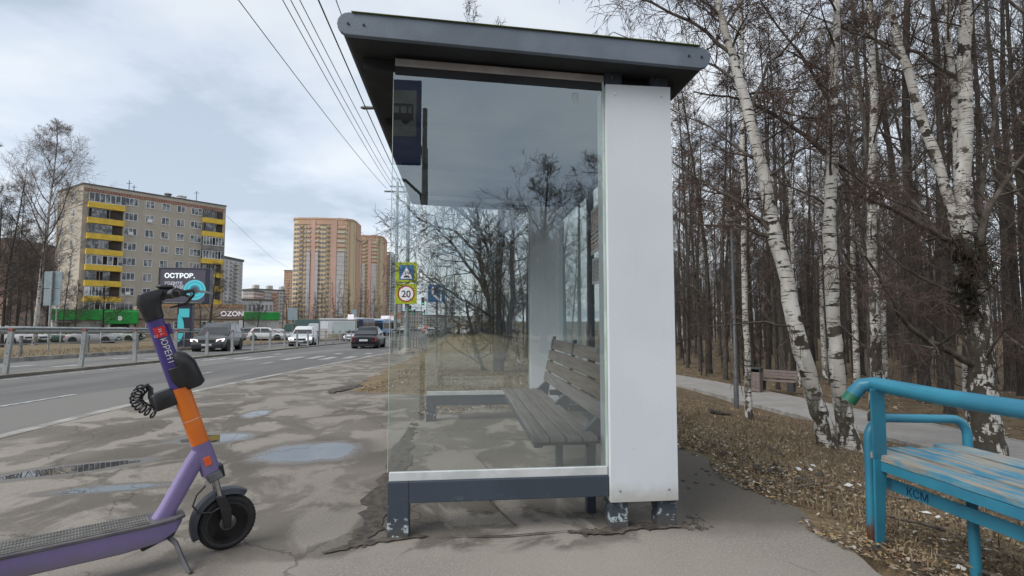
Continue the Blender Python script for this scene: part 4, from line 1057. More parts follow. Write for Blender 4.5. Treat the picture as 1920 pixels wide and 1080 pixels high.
while cnt < 165 and tries < 9000:
    tries += 1
    y = 9 + 85*rf.random()**1.25; lo = 13.0 if y > 10 else 12.6
    x = lo + (y*1.12+4-lo)*rf.random() if y*1.12+4 > lo else lo
    if y > 30: x = max(8.5, y*.36) + (y*1.12-y*.36)*rf.random()
    if not ok(x, y, 1.25+y*.012): continue
    q = pxof(x, y, G(x,y)+2)
    if q[0] < 1225 or q[0] > 2150: continue
    if y < 15 and rf.random() < .4: continue
    placed.append((x,y)); cnt += 1
    birch = rf.random() < .14
    me = rf.choice(PB) if birch else rf.choice(PD)
    far = y > 45; md = 25 < y <= 45
    lab = ('pale birch ' if birch else 'bare dark tree ') + ('deep in the forest ' if far else 'in mid forest ' if md else 'among the first forest rows ') + zone_phrase(q[0])
    s = rf.uniform(.72, 1.12)
    put_tree('birch_tree' if birch else 'forest_tree', me, (x, y, G(x,y)), lab, ('distant ' if far else 'inner ') + ('birches' if birch else 'dark trees') + ' of the forest', rf.uniform(0,6.28), s*rf.uniform(.8,1.05), s)
# saplings and undergrowth
cnt = 0
for i in range(50):
    y = rf.uniform(26, 62); x = max(12.6, y*rf.uniform(.38, 1.02)); q = pxof(x,y,G(x,y))
    put_tree('sapling', PS[i % 3], (x, y, G(x,y)), 'thin leafless sapling between the forest trunks ' + zone_phrase(q[0]), 'saplings in the forest undergrowth', rf.uniform(0,6.28), rf.uniform(.6,1.1))
# the far-off wood that closes the forest, seen as one mass
mb = TM(); r = random.Random(9)
for i in range(620):
    y = r.uniform(85, 150); x = y*r.uniform(.33, 1.2); z = G(x,y); H = r.uniform(12,20); rr = r.uniform(.07,.2)
    p0 = Vector((x,y,z-.2)); tx = r.uniform(-.6,.6)
    mb.tb([p0, p0+Vector((tx*.3,0,H*.5)), p0+Vector((tx,0,H))], [rr,rr*.6,.02], 4)
    for k in range(16):
        h = r.uniform(.12,1)*H; a = r.uniform(0,2*PI); l = r.uniform(.8,2.6); q = p0+Vector((tx*h/H,0,h)); e = q+Vector((math.cos(a)*l, math.sin(a)*l, l*r.uniform(.3,1.2)))
        mb.tb([q, e], [.03,.008], 3)
        for _ in range(3):
            f = q.lerp(e, r.uniform(.3,1)); mb.tb([f, f+rv(r,.5)+Vector((0,0,.5))], [.014,.005], 3)
tag(mb.build('distant_wood', M_dk, fix=False), 'distant mass of bare trunks closing off the back of the forest', 'wood', kind='stuff')
# ------ near trees on the slope, each traced on its own
def traced(name, label, stems, base, kind, branches=(), nb=26, bl=1.5, z0=.2, prm=weep, seed=1, detail=3, group=None, auto=None):
    """stems: list of [(px,py,radius)...] at distance base Y; all in one trunk mesh"""
    r = random.Random(seed); Y = base; tk = MB(); cr = TM(); th = TM(); allst = []
    o0 = None
    for st_ in stems:
        dy = st_[1] if isinstance(st_[1], (int,float)) else 0; pl = st_[0] if isinstance(st_[0], list) else st_
        pts = []; rad = []
        for i, (px, py, rr) in enumerate(pl):
            yy = Y + dy*i/len(pl); pts.append(P(px, py, yy)); rad.append(rr*(.86 if Y < 7 else .93))
        if o0 is None: o0 = Vector((pts[0].x, Y, G(pts[0].x, Y)))
        # densify
        P2 = []; R2 = []
        for i in range(len(pts)-1):
            for k in range(4):
                t = k/4; P2.append(pts[i].lerp(pts[i+1], t) + Vector((r.gauss(0,.008), r.gauss(0,.008), 0))); R2.append(rad[i]*(1-t)+rad[i+1]*t)
        P2.append(pts[-1]); R2.append(rad[-1]); P2 = [p-o0 for p in P2]
        tk.tube(P2, [q*r.uniform(.94,1.07) for q in R2], 14); allst.append((P2, R2))
    for b in branches:
        pl, r0, dy = b[0], b[1], b[2]
        pts = [P(px, py, Y + dy*i/(len(pl)-1)) - o0 for i, (px, py) in enumerate(pl)]
        P2 = []
        for i in range(len(pts)-1):
            for k in range(3): P2.append(pts[i].lerp(pts[i+1], k/3) + rv(r, .012))
        P2.append(pts[-1]); n = len(P2); rads = [r0*(1-.8*i/n) for i in range(n)]
        th.tb(P2[:2], rads[:2], 6)
        MB.tube(th, P2, rads, 7, cap=False)
        for i in range(1, n):
            for _ in range(b[3] if len(b) > 3 else 2):
                dr = (P2[i]-P2[i-1]).normalized(); sd = dr.orthogonal().normalized(); sd.rotate(Matrix.Rotation(r.uniform(0,2*PI),3,dr))
                limb(cr, r, P2[i], dr*.6+sd, r.uniform(.25,.8)*bl, rads[i]*.5, 2, prm, th)
    for P2, R2 in allst:
        for k in range(nb):
            t = z0+(1-z0)*(k+r.random())/nb; f = t*(len(P2)-1); i = min(len(P2)-2, int(f)); q = P2[i].lerp(P2[i+1], f-i)
            a = r.uniform(0,2*PI); el = r.uniform(.1,.9); d = Vector((math.cos(a)*math.cos(el), math.sin(a)*math.cos(el), math.sin(el)))
            limb(cr, r, q, d, bl*r.uniform(.4,1.2), min(R2[i]*.5, .02), detail, prm, th)
    t = thing(name, label, 'tree', o0, 0, group)
    mt = {'birch': (M_birch, M_branch, M_twigb), 'dark': (M_dk, M_branch, M_twig), 'grey': (M_dk2, M_branch, M_twig)}[kind]
    o = tk.build('trunk', M_birchd if 'gnarled' in label else mt[0], t, smooth='all', fix=False)
    nth = len(th.f); b = len(th.v); th.v += cr.v; th.f += [tuple(b+i for i in q) for q in cr.f]
    cm = th.mesh('crown'); cm.materials.append(mt[1]); cm.materials.append(mt[2]); cm.polygons.foreach_set('material_index', [0]*nth+[1]*(len(th.f)-nth)); cm.polygons.foreach_set('use_smooth', [True]*len(cm.polygons))
    o = bpy.data.objects.new('crown', cm); COL.objects.link(o); o.parent = t
    return t
traced('birch_tree', 'leaning white birch with black notches rooted beside the dark-footed birch', [
    [(1562,900,.16),(1557,862,.135),(1540,790,.118),(1520,720,.108),(1490,600,.10),(1455,450,.092),(1430,330,.08),(1400,200,.066),(1362,70,.052),(1345,0,.045),(1300,-180,.03),(1270,-420,.012)]], 5.75, 'birch',
    [([(1440,430),(1390,385),(1330,345),(1262,305)], .030, .4, 2), ([(1448,445),(1380,420),(1320,425),(1262,385)], .026, .9, 2), ([(1488,612),(1440,605),(1340,612),(1266,602)], .014, -.3, 1), ([(1425,305),(1330,240),(1250,200)], .018, .6, 2), ([(1405,215),(1440,120),(1500,60),(1560,-40)], .022, .5, 2), ([(1370,95),(1300,40),(1180,-10),(1080,-60)], .024, .6, 3), ([(1390,160),(1320,110),(1230,90),(1150,60)], .018, 1.0, 3)], nb=20, bl=1.15, z0=.5, seed=11)
traced('birch_tree', 'upright white birch with a black mossy foot, rising behind the leaning birch', [
    [(1612,905,.19),(1598,850,.155),(1580,770,.115),(1568,690,.098),(1562,600,.092),(1556,430,.088),(1560,280,.072),(1565,100,.052),(1571,0,.042),(1575,-250,.028),(1560,-500,.010)]], 6.1, 'birch',
    [([(1548,288),(1490,240),(1400,190),(1300,172)], .034, .5, 2), ([(1562,300),(1640,360),(1730,400),(1800,420)], .022, .6, 2), ([(1563,140),(1620,60),(1700,-30)], .02, .4, 2), ([(1556,440),(1600,520),(1650,560),(1700,600)], .016, -.4, 2), ([(1562,200),(1500,100),(1440,20),(1380,-60)], .022, .3, 3)], nb=18, bl=1.1, z0=.45, seed=12)
traced('birch_tree', 'thin young birch beside the park path, right of the lamp pole', [
    [(1406,800,.085),(1405,782,.075),(1402,740,.062),(1400,650,.056),(1396,500,.052),(1392,300,.046),(1392,100,.036),(1388,-100,.028),(1380,-400,.01)]], 8.9, 'birch', [([(1396,420),(1350,380),(1290,370)], .016, .3, 2)], nb=20, bl=1.2, z0=.45, seed=13)
traced('birch_tree', 'big gnarled multi-stemmed birch with a dark burr, tallest at the right behind the blue bench', [
    [(1852,880,.34),(1850,840,.30),(1840,760,.255),(1835,680,.235),(1832,600,.22),(1818,520,.20),(1812,470,.17)],
    [[(1815,500,.14),(1808,430,.12),(1806,320,.125),(1812,210,.115),(1808,100,.10),(1812,0,.09),(1815,-200,.06),(1800,-500,.02)], -.25],
    [[(1812,490,.12),(1785,400,.085),(1755,290,.085),(1720,200,.08),(1695,110,.07),(1668,20,.06),(1630,-140,.045),(1600,-350,.02)], .3],
    [[(1822,500,.13),(1830,440,.09),(1795,330,.065),(1792,200,.06),(1780,80,.05),(1770,-40,.045),(1760,-300,.02)], .5]], 8.0, 'birch',
    [([(1825,480),(1850,400),(1880,350),(1925,285)], .075, -.4, 1), ([(1828,460),(1835,390),(1870,180),(1925,120)], .06, .5, 1), ([(1830,690),(1790,665),(1740,640),(1700,610),(1660,540),(1622,480)], .065, -.5, 1), ([(1815,470),(1740,430),(1680,395),(1600,360),(1555,290)], .055, -.6, 1), ([(1810,560),(1740,530),(1690,500),(1640,450)], .04, .4, 1), ([(1812,520),(1730,400),(1690,350),(1600,340)], .03, .8, 1), ([(1800,150),(1720,100),(1600,60),(1500,20)], .035, .4, 1), ([(1690,110),(1620,60),(1540,40)], .03, .3, 1)], nb=15, bl=1.5, z0=.35, seed=14)
# dark moss burr at the fork of the gnarled birch is modelled as extra bark
bt = [o for o in bpy.data.objects if o.get('label','').startswith('big gnarled')][0]
r = random.Random(3); mb = TM()
for (px, py, s) in ((1812,470,.15),(1822,500,.17),(1808,525,.15),(1818,550,.12),(1835,480,.11),(1800,450,.09),(1826,580,.10)):
    c = P(px, py, 7.86) - bt.location; rings = []
    for i in range(8):
        a = PI*i/7; rings.append([c + Vector((math.sin(a)*math.cos(2*PI*k/10)*s*.6*r.uniform(.5,1.4), math.sin(a)*math.sin(2*PI*k/10)*s*.6*r.uniform(.5,1.4), -math.cos(a)*s)) for k in range(10)])
    mb.loft(rings, cap=False)
    for k in range(26):
        d = rv(r, 1).normalized(); limb(mb, r, c + d*s*.4, d + Vector((0,0,-.3)), r.uniform(.12,.4), .012, 1, dict(up=[-.3,-.5], wig=.3, nsub=[4,4], tmin=.004))
mb.build('burr', bark_dark('burr_bark', (.05,.042,.03), (.018,.015,.012)), bt, smooth='all', fix=False)
traced('forest_tree', 'dark slender tree with low curved foot, left of the gnarled birch by the path', [
    [(1640,790,.14),(1640,770,.12),(1642,700,.105),(1640,560,.095),(1632,400,.085),(1640,200,.07),(1630,0,.055),(1640,-300,.03)]], 9.5, 'dark', [([(1640,470),(1600,380),(1540,330)], .025,.5,2)], nb=22, bl=1.4, z0=.4, seed=15, prm=up_prm)
# tree seen through the shelter, with long boughs towards the road
wide = dict(up=[-.1,.15,.2,.3], wig=.12, nsub=[5,5,4], tmin=.0035)
traced('roadside_tree', 'spreading bare multi-stemmed tree seen through the far glass of the shelter', [
    [(938,740,.16),(936,715,.13),(932,640,.12),(930,560,.115),(935,480,.10),(942,380,.08),(930,300,.06),(915,180,.04),(900,60,.02)],
    [[(934,700,.08),(950,640,.07),(962,560,.06),(958,480,.05),(968,380,.03)], .3],
    [[(932,718,.05),(905,690,.045),(890,650,.04),(880,600,.03),(872,560,.02)], -.4],
    [[(930,640,.06),(915,560,.05),(900,490,.045),(896,400,.03),(890,300,.02)], .3]], 10.6, 'grey',
    [([(930,590),(900,530),(860,470),(815,425),(775,405)], .045, -.4, 3), ([(932,540),(890,470),(850,430),(805,425),(768,450)], .04, .6, 3), ([(935,470),(880,410),(840,380),(800,350)], .04, .3, 3), ([(932,600),(880,570),(830,540),(790,510)], .03, -.6, 3), ([(930,510),(900,430),(860,360),(820,300)], .04, .6, 3), ([(940,440),(990,380),(1050,300)], .04, .6, 3), ([(930,650),(890,620),(850,600),(830,560)], .02, -.2, 2)], nb=11, bl=1.5, z0=.25, seed=16, prm=wide, detail=3)
traced('birch_tree', 'thin leaning birch right behind the spreading tree seen through the shelter', [
    [(984,725,.06),(975,690,.05),(965,620,.045),(958,560,.04),(965,480,.035),(958,400,.02)]], 13.0, 'birch', nb=14, bl=1.0, z0=.4, seed=17)
# trees between the path and the road beyond the shelter
for i, (x, y, k, s, lab) in enumerate([(2.2,17,4,.55,'bare tree a little beyond the spreading tree, seen through the shelter glass'),(1.6,24,1,.6,'dark bare tree farther along the verge, seen through the glass'),(4.4,21,2,.7,'tall dark tree behind the far side panel of the shelter'),(5.5,15,0,.8,'dark tree hidden mostly by the far side panel'),(2.6,33,3,.6,'dark bare tree on the verge well past the spreading tree'),(1.9,45,5,.5,'small dark tree far along the verge'),(3.4,60,0,.5,'distant dark tree where the verge narrows'),(6.2,26,5,.85,'dark tree near the park path behind the shelter'),(7.6,38,1,.9,'dark tree far behind the shelter beside the park path'),(3.9,28,4,.7,'slim dark tree among those behind the far side panel')]):
    put_tree('verge_tree', PD[k], (x, y, G(x,y)), lab, None, i*1.3, s*.78)
for i in range(26):
    y = 40+9*i+rf.uniform(-3,3); x = rf.uniform(1.5, 9)+ (y-40)*.03
    put_tree('verge_tree', PD[i % 6], (x, y, G(x,y)), 'distant bare tree in the row right of the road', 'distant row of bare trees right of the road', i*1.7, rf.uniform(.45,.7))
# bushes of the verge
for i, (x, y) in enumerate([(.9,12.5),(1.6,14.5),(.5,16.5),(1.2,20),(1.9,11.6)]):
    put_tree('bare_bush', PS[i%3], (x, y, G(x,y)), 'leafless bush on the verge under the spreading tree', 'leafless bushes under the spreading tree', i*2.1, .42, .34)
# left side: tall birch and dark trees by the car park
put_tree('birch_tree', PF[0], (*P(66, 625, 47).xy, Lz(47)-.1), 'tall birch at the left edge in front of the apartment block', None, 1.0, .9, .98)
put_tree('birch_tree', PB[0], (*P(104, 622, 58).xy, Lz(58)-.1), 'slim birch between the tall birch and the apartment block', None, 3.0, .72, .78)
for i, (px, Y, k, s) in enumerate([(5,40,1,.72),(28,52,3,.75),(-25,44,5,.8),(48,62,0,.8),(-60,55,2,.85),(118,66,4,.55),(85,75,1,.6),(15,70,5,.7)]):
    p = P(px, 620, Y); put_tree('dark_tree', PD[k], (p.x, Y, Lz(Y)-.1), ['dark bare tree at the extreme left behind the railing','dark bare tree just left of the tall birch','bare tree at the left frame edge','bare tree behind the tall birch','bare tree beyond the left frame edge','small bare tree at the left corner of the apartment block','bare tree by the green shop left end','bare tree far behind the left birch'][i], None, i*1.1, s)
for i, (px, Y, s, lab) in enumerate([(193,62,.8,'small bare tree in front of the green shop entrance'),(392,66,1.15,'bare tree right of the billboard in front of the brown shop'),(482,72,.5,'low bush-like tree in front of the right green shop'),(375,64,.6,'small bare tree behind the billboard post')]):
    p = P(px, 625, Y); put_tree('street_tree', [PW[0],PW[1],PW[0],PD[0]][i], (p.x, Y, Lz(Y)-.1), lab, None, i, s*(1 if i != 2 else 1.3), s*(.75 if i != 2 else 1))
# belt of bare trees in front of the towers
for i in range(44):
    px = 528 + 200*(i+rf.random())/44; Y = rf.uniform(135, 210); p = P(px, 615, Y)
    b = rf.random() < .35
    put_tree('birch_tree' if b else 'bare_tree', (rf.choice(PB) if b else rf.choice(PD)), (p.x, Y, Lz(Y)-.3), ('pale stemmed birch' if b else 'brownish bare tree') + ' in the belt before the orange towers', 'belt of bare trees before the orange towers', i, rf.uniform(.55,.8), rf.uniform(.5,.72))
# trees behind the camera that the glass mirrors
for i, (X, Yr, s, lab) in enumerate([(3.5,-16,.46,'bushy bare tree mirrored in the shelter glass, left of the two'),(6.3,-17,.5,'bushy bare tree mirrored at the right edge of the glass'),(10,-20,.5,'bare tree behind the viewer')]):
    put_tree('mirrored_tree', PW[i % 2], (X, Yr, -.1), lab, None, i*2, 1.0, .80)

# wood added behind the viewer to darken the glass reflection below the roof line
mb = TM(); r = random.Random(19)
for i in range(1500):
    y = -r.uniform(42, 60); x = r.uniform(-45, 60); z = -.2; H = (9.2 + 1.6*math.sin(x*.21) + r.uniform(-1.5,1.5)); rr = r.uniform(.06,.16)
    p0 = Vector((x,y,z-.2)); mb.tb([p0, p0+Vector((0,0,H*.5)), p0+Vector((r.uniform(-.5,.5),0,H))], [rr,rr*.6,.02], 3)
    for k in range(14):
        h = r.uniform(.05,1)*H; a = r.uniform(0,2*PI); l = r.uniform(.6,2.0); q = p0+Vector((0,0,h)); e = q+Vector((math.cos(a)*l, math.sin(a)*l, l*r.uniform(.2,1.0)))
        mb.tb([q, e], [.05,.015], 3)
        for _ in range(3):
            f = q.lerp(e, r.uniform(.2,1)); mb.tb([f, f+rv(r,.5)+Vector((0,0,.4))], [.025,.008], 3)
tag(mb.build('distant_wood', M_dk, fix=False), 'dark wood behind the viewer that the shelter glass mirrors dimly', 'wood', kind='stuff')
for i, (px, Y, k, s, lab) in enumerate([(-8,34,0,.95,'broad bare tree at the left frame edge behind the railing'),(30,57,1,1.0,'broad bare tree left of the tall birch'),(88,60,0,.95,'broad bare tree right of the tall birch'),(60,72,1,1.3,'broad dark tree behind the tall birch'),(140,78,0,.8,'broad bare tree at the corner of the green shop'),(10,80,1,1.5,'broad bare tree far behind at the left edge')]):
    p = P(px, 620, Y); put_tree('broad_tree', PW[k], (p.x, Y, Lz(Y)-.1), lab, None, i*1.7, s*.9, s)
# ---------------------------------------------------------------- buildings
def lam(n, c, **k): return mat(n, c, .85, **k)
def brickm(name, c1, c2, mort, bw=.25, rh=.085, ms=.012, var=.3):
    t = NT(name); v = t.tc.outputs['Object']
    x, y, z = t.sep(v); cmb = t.N.new('ShaderNodeCombineXYZ'); t.L.new(t.math('ADD', x, y), cmb.inputs[0]); t.L.new(z, cmb.inputs[1])
    b = t.N.new('ShaderNodeTexBrick'); t.L.new(cmb.outputs[0], b.inputs['Vector']); b.inputs['Scale'].default_value = 1
    b.inputs['Brick Width'].default_value = bw; b.inputs['Row Height'].default_value = rh; b.inputs['Mortar Size'].default_value = ms
    b.inputs['Color1'].default_value = (*c1,1); b.inputs['Color2'].default_value = (*c2,1); b.inputs['Mortar'].default_value = (*mort,1)
    n = t.noise(v, .35, 6, .65); n2 = t.noise(t.map(v, (1.2,1.2,.15)), 1, 5)
    col = t.mix(t.math('MULTIPLY', t.ramp(n, .4, .7), var), b.outputs['Color'], tuple(q*.6 for q in c1))
    col = t.mix(t.math('MULTIPLY', t.ramp(n2, .5, .7), var*.8), col, tuple(q*.7 for q in c2))
    return t.fin(col, .9)
M_wing = mat('window_glass', (.05,.065,.08), .12, (.26,.27,.27), .9, spec=.5, lo=.48, hi=.56, coord='Object')
M_wfr = mat('window_frame_white', (.70,.71,.72), .5, (.6,.61,.62), 1)
M_yel = mat('balcony_yellow', (.72,.50,.06), .7, (.60,.40,.05), .8)
M_grey = mat('balcony_grey', (.22,.215,.20), .8, (.14,.135,.13), 1)
M_apt = brickm('buff_brick', (.46,.41,.335), (.40,.355,.29), (.41,.38,.33))
M_red_b = mat('red_brick_band', (.34,.12,.075), .9, (.25,.08,.05), 1)
M_roofd = mat('roof_dark', (.12,.12,.12), .9)
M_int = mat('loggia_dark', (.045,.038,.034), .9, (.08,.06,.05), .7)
class Fac:
    """a facade frame: origin o, unit vector u along it, outward normal n"""
    def __init__(s, o, u):
        s.o = Vector(o); s.u = Vector(u).normalized(); s.n = Vector((s.u.y, -s.u.x, 0))
    def slab(s, mb, x0, x1, z0, z1, d0, d1): mb.obox(s.o+s.u*x0+s.n*d0+Vector((0,0,z0)), s.u*(x1-x0), s.n*(d1-d0), Vector((0,0,z1-z0))); return mb
def window(fc, x, z, w, h, par, n=2, name='window'):
    m = MB(); t = .09
    fc.slab(m, x, x+w, z-.04, z+t, .0, .10); fc.slab(m, x, x+w, z+h-t, z+h, .0, .07)
    for k in range(n+1):
        xx = x + (w-t)*k/n; fc.slab(m, xx, xx+t, z+t, z+h-t, .0, .07)
    o = m.build(name, M_wfr, par, fix=False)
    g = MB(); fc.slab(g, x+t, x+w-t, z+t, z+h-t, -.02, .03); g.build('pane', M_wing, o, fix=False); return o
# --- nine-storey block
A0 = P(157, 345, 100); A1 = P(424, 385, 117); B0 = P(110, 352, 107)
apt = thing('apartment_block', 'nine storey buff brick apartment block with yellow balconies across the road', 'apartment block', (A0.x, A0.y, Lz(100)-.3))
def loc(v): return (v.x-A0.x, v.y-A0.y, 0)
HT = P(157, 345, 100).z - (Lz(100)-.3); FL = (HT-1.9)/9.0
a0 = Vector(loc(A0)); a1 = Vector(loc(A1)); b0 = Vector(loc(B0))
Wf = (a1-a0).length; u = (a1-a0)/Wf; su = (b0-a0).normalized(); Ws = 14.0
mb = MB(); back = Vector((-u.y, u.x, 0))
d0 = b0.normalized(); Ws = b0.length*1.0
foot = [a0, a1, a1+d0*Ws, a0+d0*Ws]
mb.loft([[p+Vector((0,0,z)) for p in foot] for z in (0, HT)]); mb.build('wall', M_apt, apt)
mb = MB(); mb.loft([[p+(p-(a0+a1+d0*Ws)/2).normalized()*.15+Vector((0,0,z)) for p in foot] for z in (HT, HT+.28)]); mb.build('roof', M_roofd, apt)
ff = Fac(a0, u); fs = Fac(a0+d0*Ws, -d0)
# parts stand in front of the balcony stacks
m = MB()
for k in range(58): 
    x = .3+k*(Wf-.6)/58; ff.slab(m, x, x+(Wf-.6)/58*.62, HT-1.05, HT-.78, .0, .05)
ff.slab(m, .1, Wf-.1, HT-.72, HT-.62, .0, .05); ff.slab(m, .1, Wf-.1, HT-1.22, HT-1.12, .0, .05); m.build('cornice_band', M_red_b, apt, fix=False)
bx0, bx1 = .7, 6.2; cx0, cx1 = Wf-4.6, Wf-.5
rb = random.Random(4)
for i in range(8):
    zb = HT - 2.05 - FL*(i+1) + .75
    for (x0, x1, dep) in ((bx0, bx1, .9), (cx0, cx1, .9)):
        p = MB(); ff.slab(p, x0, x1, zb, zb+1.05, .72, .90); ff.slab(p, x0, x0+.12, zb, zb+1.05, .0, .72); ff.slab(p, x1-.12, x1, zb, zb+1.05, .0, .72); ff.slab(p, x0+.12, x1-.12, zb, zb+.14, .0, .72)
        bal = p.build('balcony', M_yel if not (i == 2 and x0 > 10) else M_grey, apt, fix=False)
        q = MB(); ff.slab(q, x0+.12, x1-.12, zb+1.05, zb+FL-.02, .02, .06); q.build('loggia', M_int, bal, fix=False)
        # glazing varies
        style = rb.choice([0,0,1,2]) if x0 < 3 else rb.choice([1,2,0,3])
        f_ = MB(); g_ = MB(); n = 7; span = (x0, x1) if style in (0,3) else (x0, x0+(x1-x0)*.66)
        zt = zb+FL-.10
        if style != 3 or True:
            w = (span[1]-span[0])/n
            for k in range(n):
                xa = span[0]+w*k
                ff.slab(f_, xa, xa+.10, zb+1.06, zt, .80, .88)
                if rb.random() < .8: ff.slab(g_, xa+.10, xa+w, zb+1.12, zt-.08, .82, .85)
            ff.slab(f_, span[0], span[1], zb+1.055, zb+1.15, .79, .89); ff.slab(f_, span[0], span[1], zt-.08, zt, .79, .89)
            if style == 2: ff.slab(f_, span[0]+w*.1, span[0]+w*1.6, zb+1.06, zt, .80, .87)
            fo = f_.build('balcony_frame', M_wfr if style != 1 else M_grey, bal, fix=False)
            if g_.f: g_.build('pane', M_wing, fo, fix=False)
nw = 0
cols = [8.2, 11.6, 14.6, 17.6, 20.8]; 
for i in range(9):
    z = HT - 2.05 - FL*(i+1) + FL*.62 + .35
    for k, x in enumerate(cols):
        x = x*Wf/27.2; w = 2.1 if k in (0, 4) else 1.45
        window(ff, x-w/2, z, w, 1.5, apt, 3 if w > 2 else 2)
    for k, x in enumerate((2.0, 5.2)):
        x = x*Ws/8.0
        if x < Ws-1: window(fs, x-.6, z, 1.25, 1.5, apt, 2)
for i, (x, z) in enumerate(((cols[0], 2), (cols[0],6), (cols[1],1))):
    m = MB(); zz_ = HT-2.05-FL*z-.1; x = x*Wf/27.2; ff.slab(m, x-.4, x+.4, zz_-.55, zz_, .05, .38); m.build('air_conditioner', M_wfr, apt, fix=False)
for k, (px, py) in enumerate(((215,330),(221,342),(340,352))):
    m = MB(); q = a0 + u*([7.5,8.3,19.5][k]) + back*3 + Vector((0,0,HT)); m.tube([q, q+Vector((0,0,[2.8,2,3][k]))], .07, 5); m.tube([q+Vector((-.5,0,[2.2,1.6,2.6][k])), q+Vector((.5,0,[2.2,1.6,2.6][k]))], .05, 4); m.build('antenna', M_roofd, apt, fix=False)
for x in (14.2, 16.4, 17.0):
    m = MB(); q = a0 + u*x + back*3 + Vector((0,0,HT+.2)); m.lathe([(.55,0),(.55,1.0),(.7,1.0),(.7,1.2),(0,1.25)], q, 'Z', 10); m.build('roof_vent', M_wfr if x > 14.5 else M_grey, apt)
# --- shops at its foot
M_green = mat('shop_fascia_green', (.012,.30,.05), .45, (.01,.25,.04), .8)
M_shopw = mat('shop_wall_grey', (.40,.40,.385), .8, (.30,.30,.29), .7)
M_tan = brickm('tan_cladding', (.36,.285,.215), (.33,.26,.20), (.28,.22,.18), 1.2, .4, .02, .15)
def box_bld(name, label, cat, p0, p1, depth, zt, m, group=None, base=None):
    """long box between two ground points, depth away from the viewer"""
    bz_ = base if base is not None else Lz(p0.y)-.3
    t = thing(name, label, cat, (p0.x, p0.y, bz_), 0, group)
    w = Vector((p1.x-p0.x, p1.y-p0.y, 0)); uu = w.normalized(); bk = Vector((-uu.y, uu.x, 0)); f_ = Fac((0,0,0), uu)
    mb = MB(); mb.obox((0,0,0), w, bk*depth, (0,0,zt-bz_)); mb.build('wall', m, t)
    return t, f_, w.length, zt-bz_
p0, p1 = P(97, 625, 80), P(252, 625, 84)
sh, f_, W, H = box_bld('green_shop', 'low grey shop with a bright green fascia at the foot of the apartment block', 'shop', p0, p1, 10, P(97,581,80).z, M_shopw)
m = MB(); f_.slab(m, -.2, W+.2, H-1.45, H+.1, .0, .5); m.build('fascia', M_green, sh, bevel=.05)
m = MB(); f_.slab(m, W*.62, W+.5, H-2.05, H-.15, .52, 1.2); m.build('entrance_canopy', M_green, sh, bevel=.1)
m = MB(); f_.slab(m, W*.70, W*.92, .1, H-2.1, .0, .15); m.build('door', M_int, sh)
m = MB(); m.lathe([(.35,-.04),(.35,.04)], (0,0,0), 'Y', 16)
q = f_.o+f_.u*(W*.82)+f_.n*1.25+Vector((0,0,H-1.2)); m.v = [tuple(Vector(v)+q) for v in m.v]; m.build('round_emblem', M_wfr, sh)
m = MB(); f_.slab(m, .2, W*.28, H-1.75, H-1.6, .0, 1.6); m.build('side_awning', M_grey, sh)
m = MB(); f_.slab(m, .6, W*.20, .1, H-1.9, .0, .06); m.build('shutter', M_grey, sh)
for k in (0,1):
    m = MB(); f_.slab(m, W*(.66 if k else .94), W*(.69 if k else .97), .1, H-2.1, .0, .2); m.build('door_post', M_wfr, sh)
p0, p1 = P(254, 625, 84), P(455, 625, 92)
sh, f_, W, H = box_bld('tan_shop', 'long low tan shop building with an illuminated name sign between two green shops', 'shop', p0, p1, 10, P(254,574,84).z, M_tan)
m = MB(); f_.slab(m, -.1, W+.1, H-2.05, H-1.9, .0, .18); m.build('string_course', mat('dark_trim', (.10,.075,.06), .7), sh)
m = MB(); f_.slab(m, -.1, W+.1, H, H+.5, -.3, .1); m.build('parapet', mat('orange_parapet', (.45,.27,.14), .8, (.36,.21,.12), .4), sh)
for k in range(5):
    window(f_, 1.2+k*3.6, .9, 1.9, 1.9, sh, 2)
text_obj('shop_sign', emat('sign_white', (.9,.85,.9), .12), sh, 'OZON', 1.15, f_.o+f_.u*(W*.885)+f_.n*.14+Vector((0,0,H-1.45)), f_.u, (0,0,1), bold=.03, depth=.05)
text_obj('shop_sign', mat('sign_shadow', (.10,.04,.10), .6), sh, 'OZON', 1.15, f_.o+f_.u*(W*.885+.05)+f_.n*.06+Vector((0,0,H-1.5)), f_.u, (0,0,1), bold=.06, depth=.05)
m = MB(); f_.slab(m, W*.955, W*.995, .2, 3.0, .05, .12); m.build('poster_board', M_wfr, sh)
p0, p1 = P(457, 625, 92), P(522, 625, 95)
sh, f_, W, H = box_bld('green_shop', 'small white shop with green fascia right of the tan shop', 'shop', p0, p1, 8, P(457,586,92).z, mat('shop_wall_white', (.5,.51,.5), .8), None)
m = MB(); f_.slab(m, -.1, W+.1, H-1.25, H+.1, .0, .4); m.build('fascia', M_green, sh, bevel=.05)
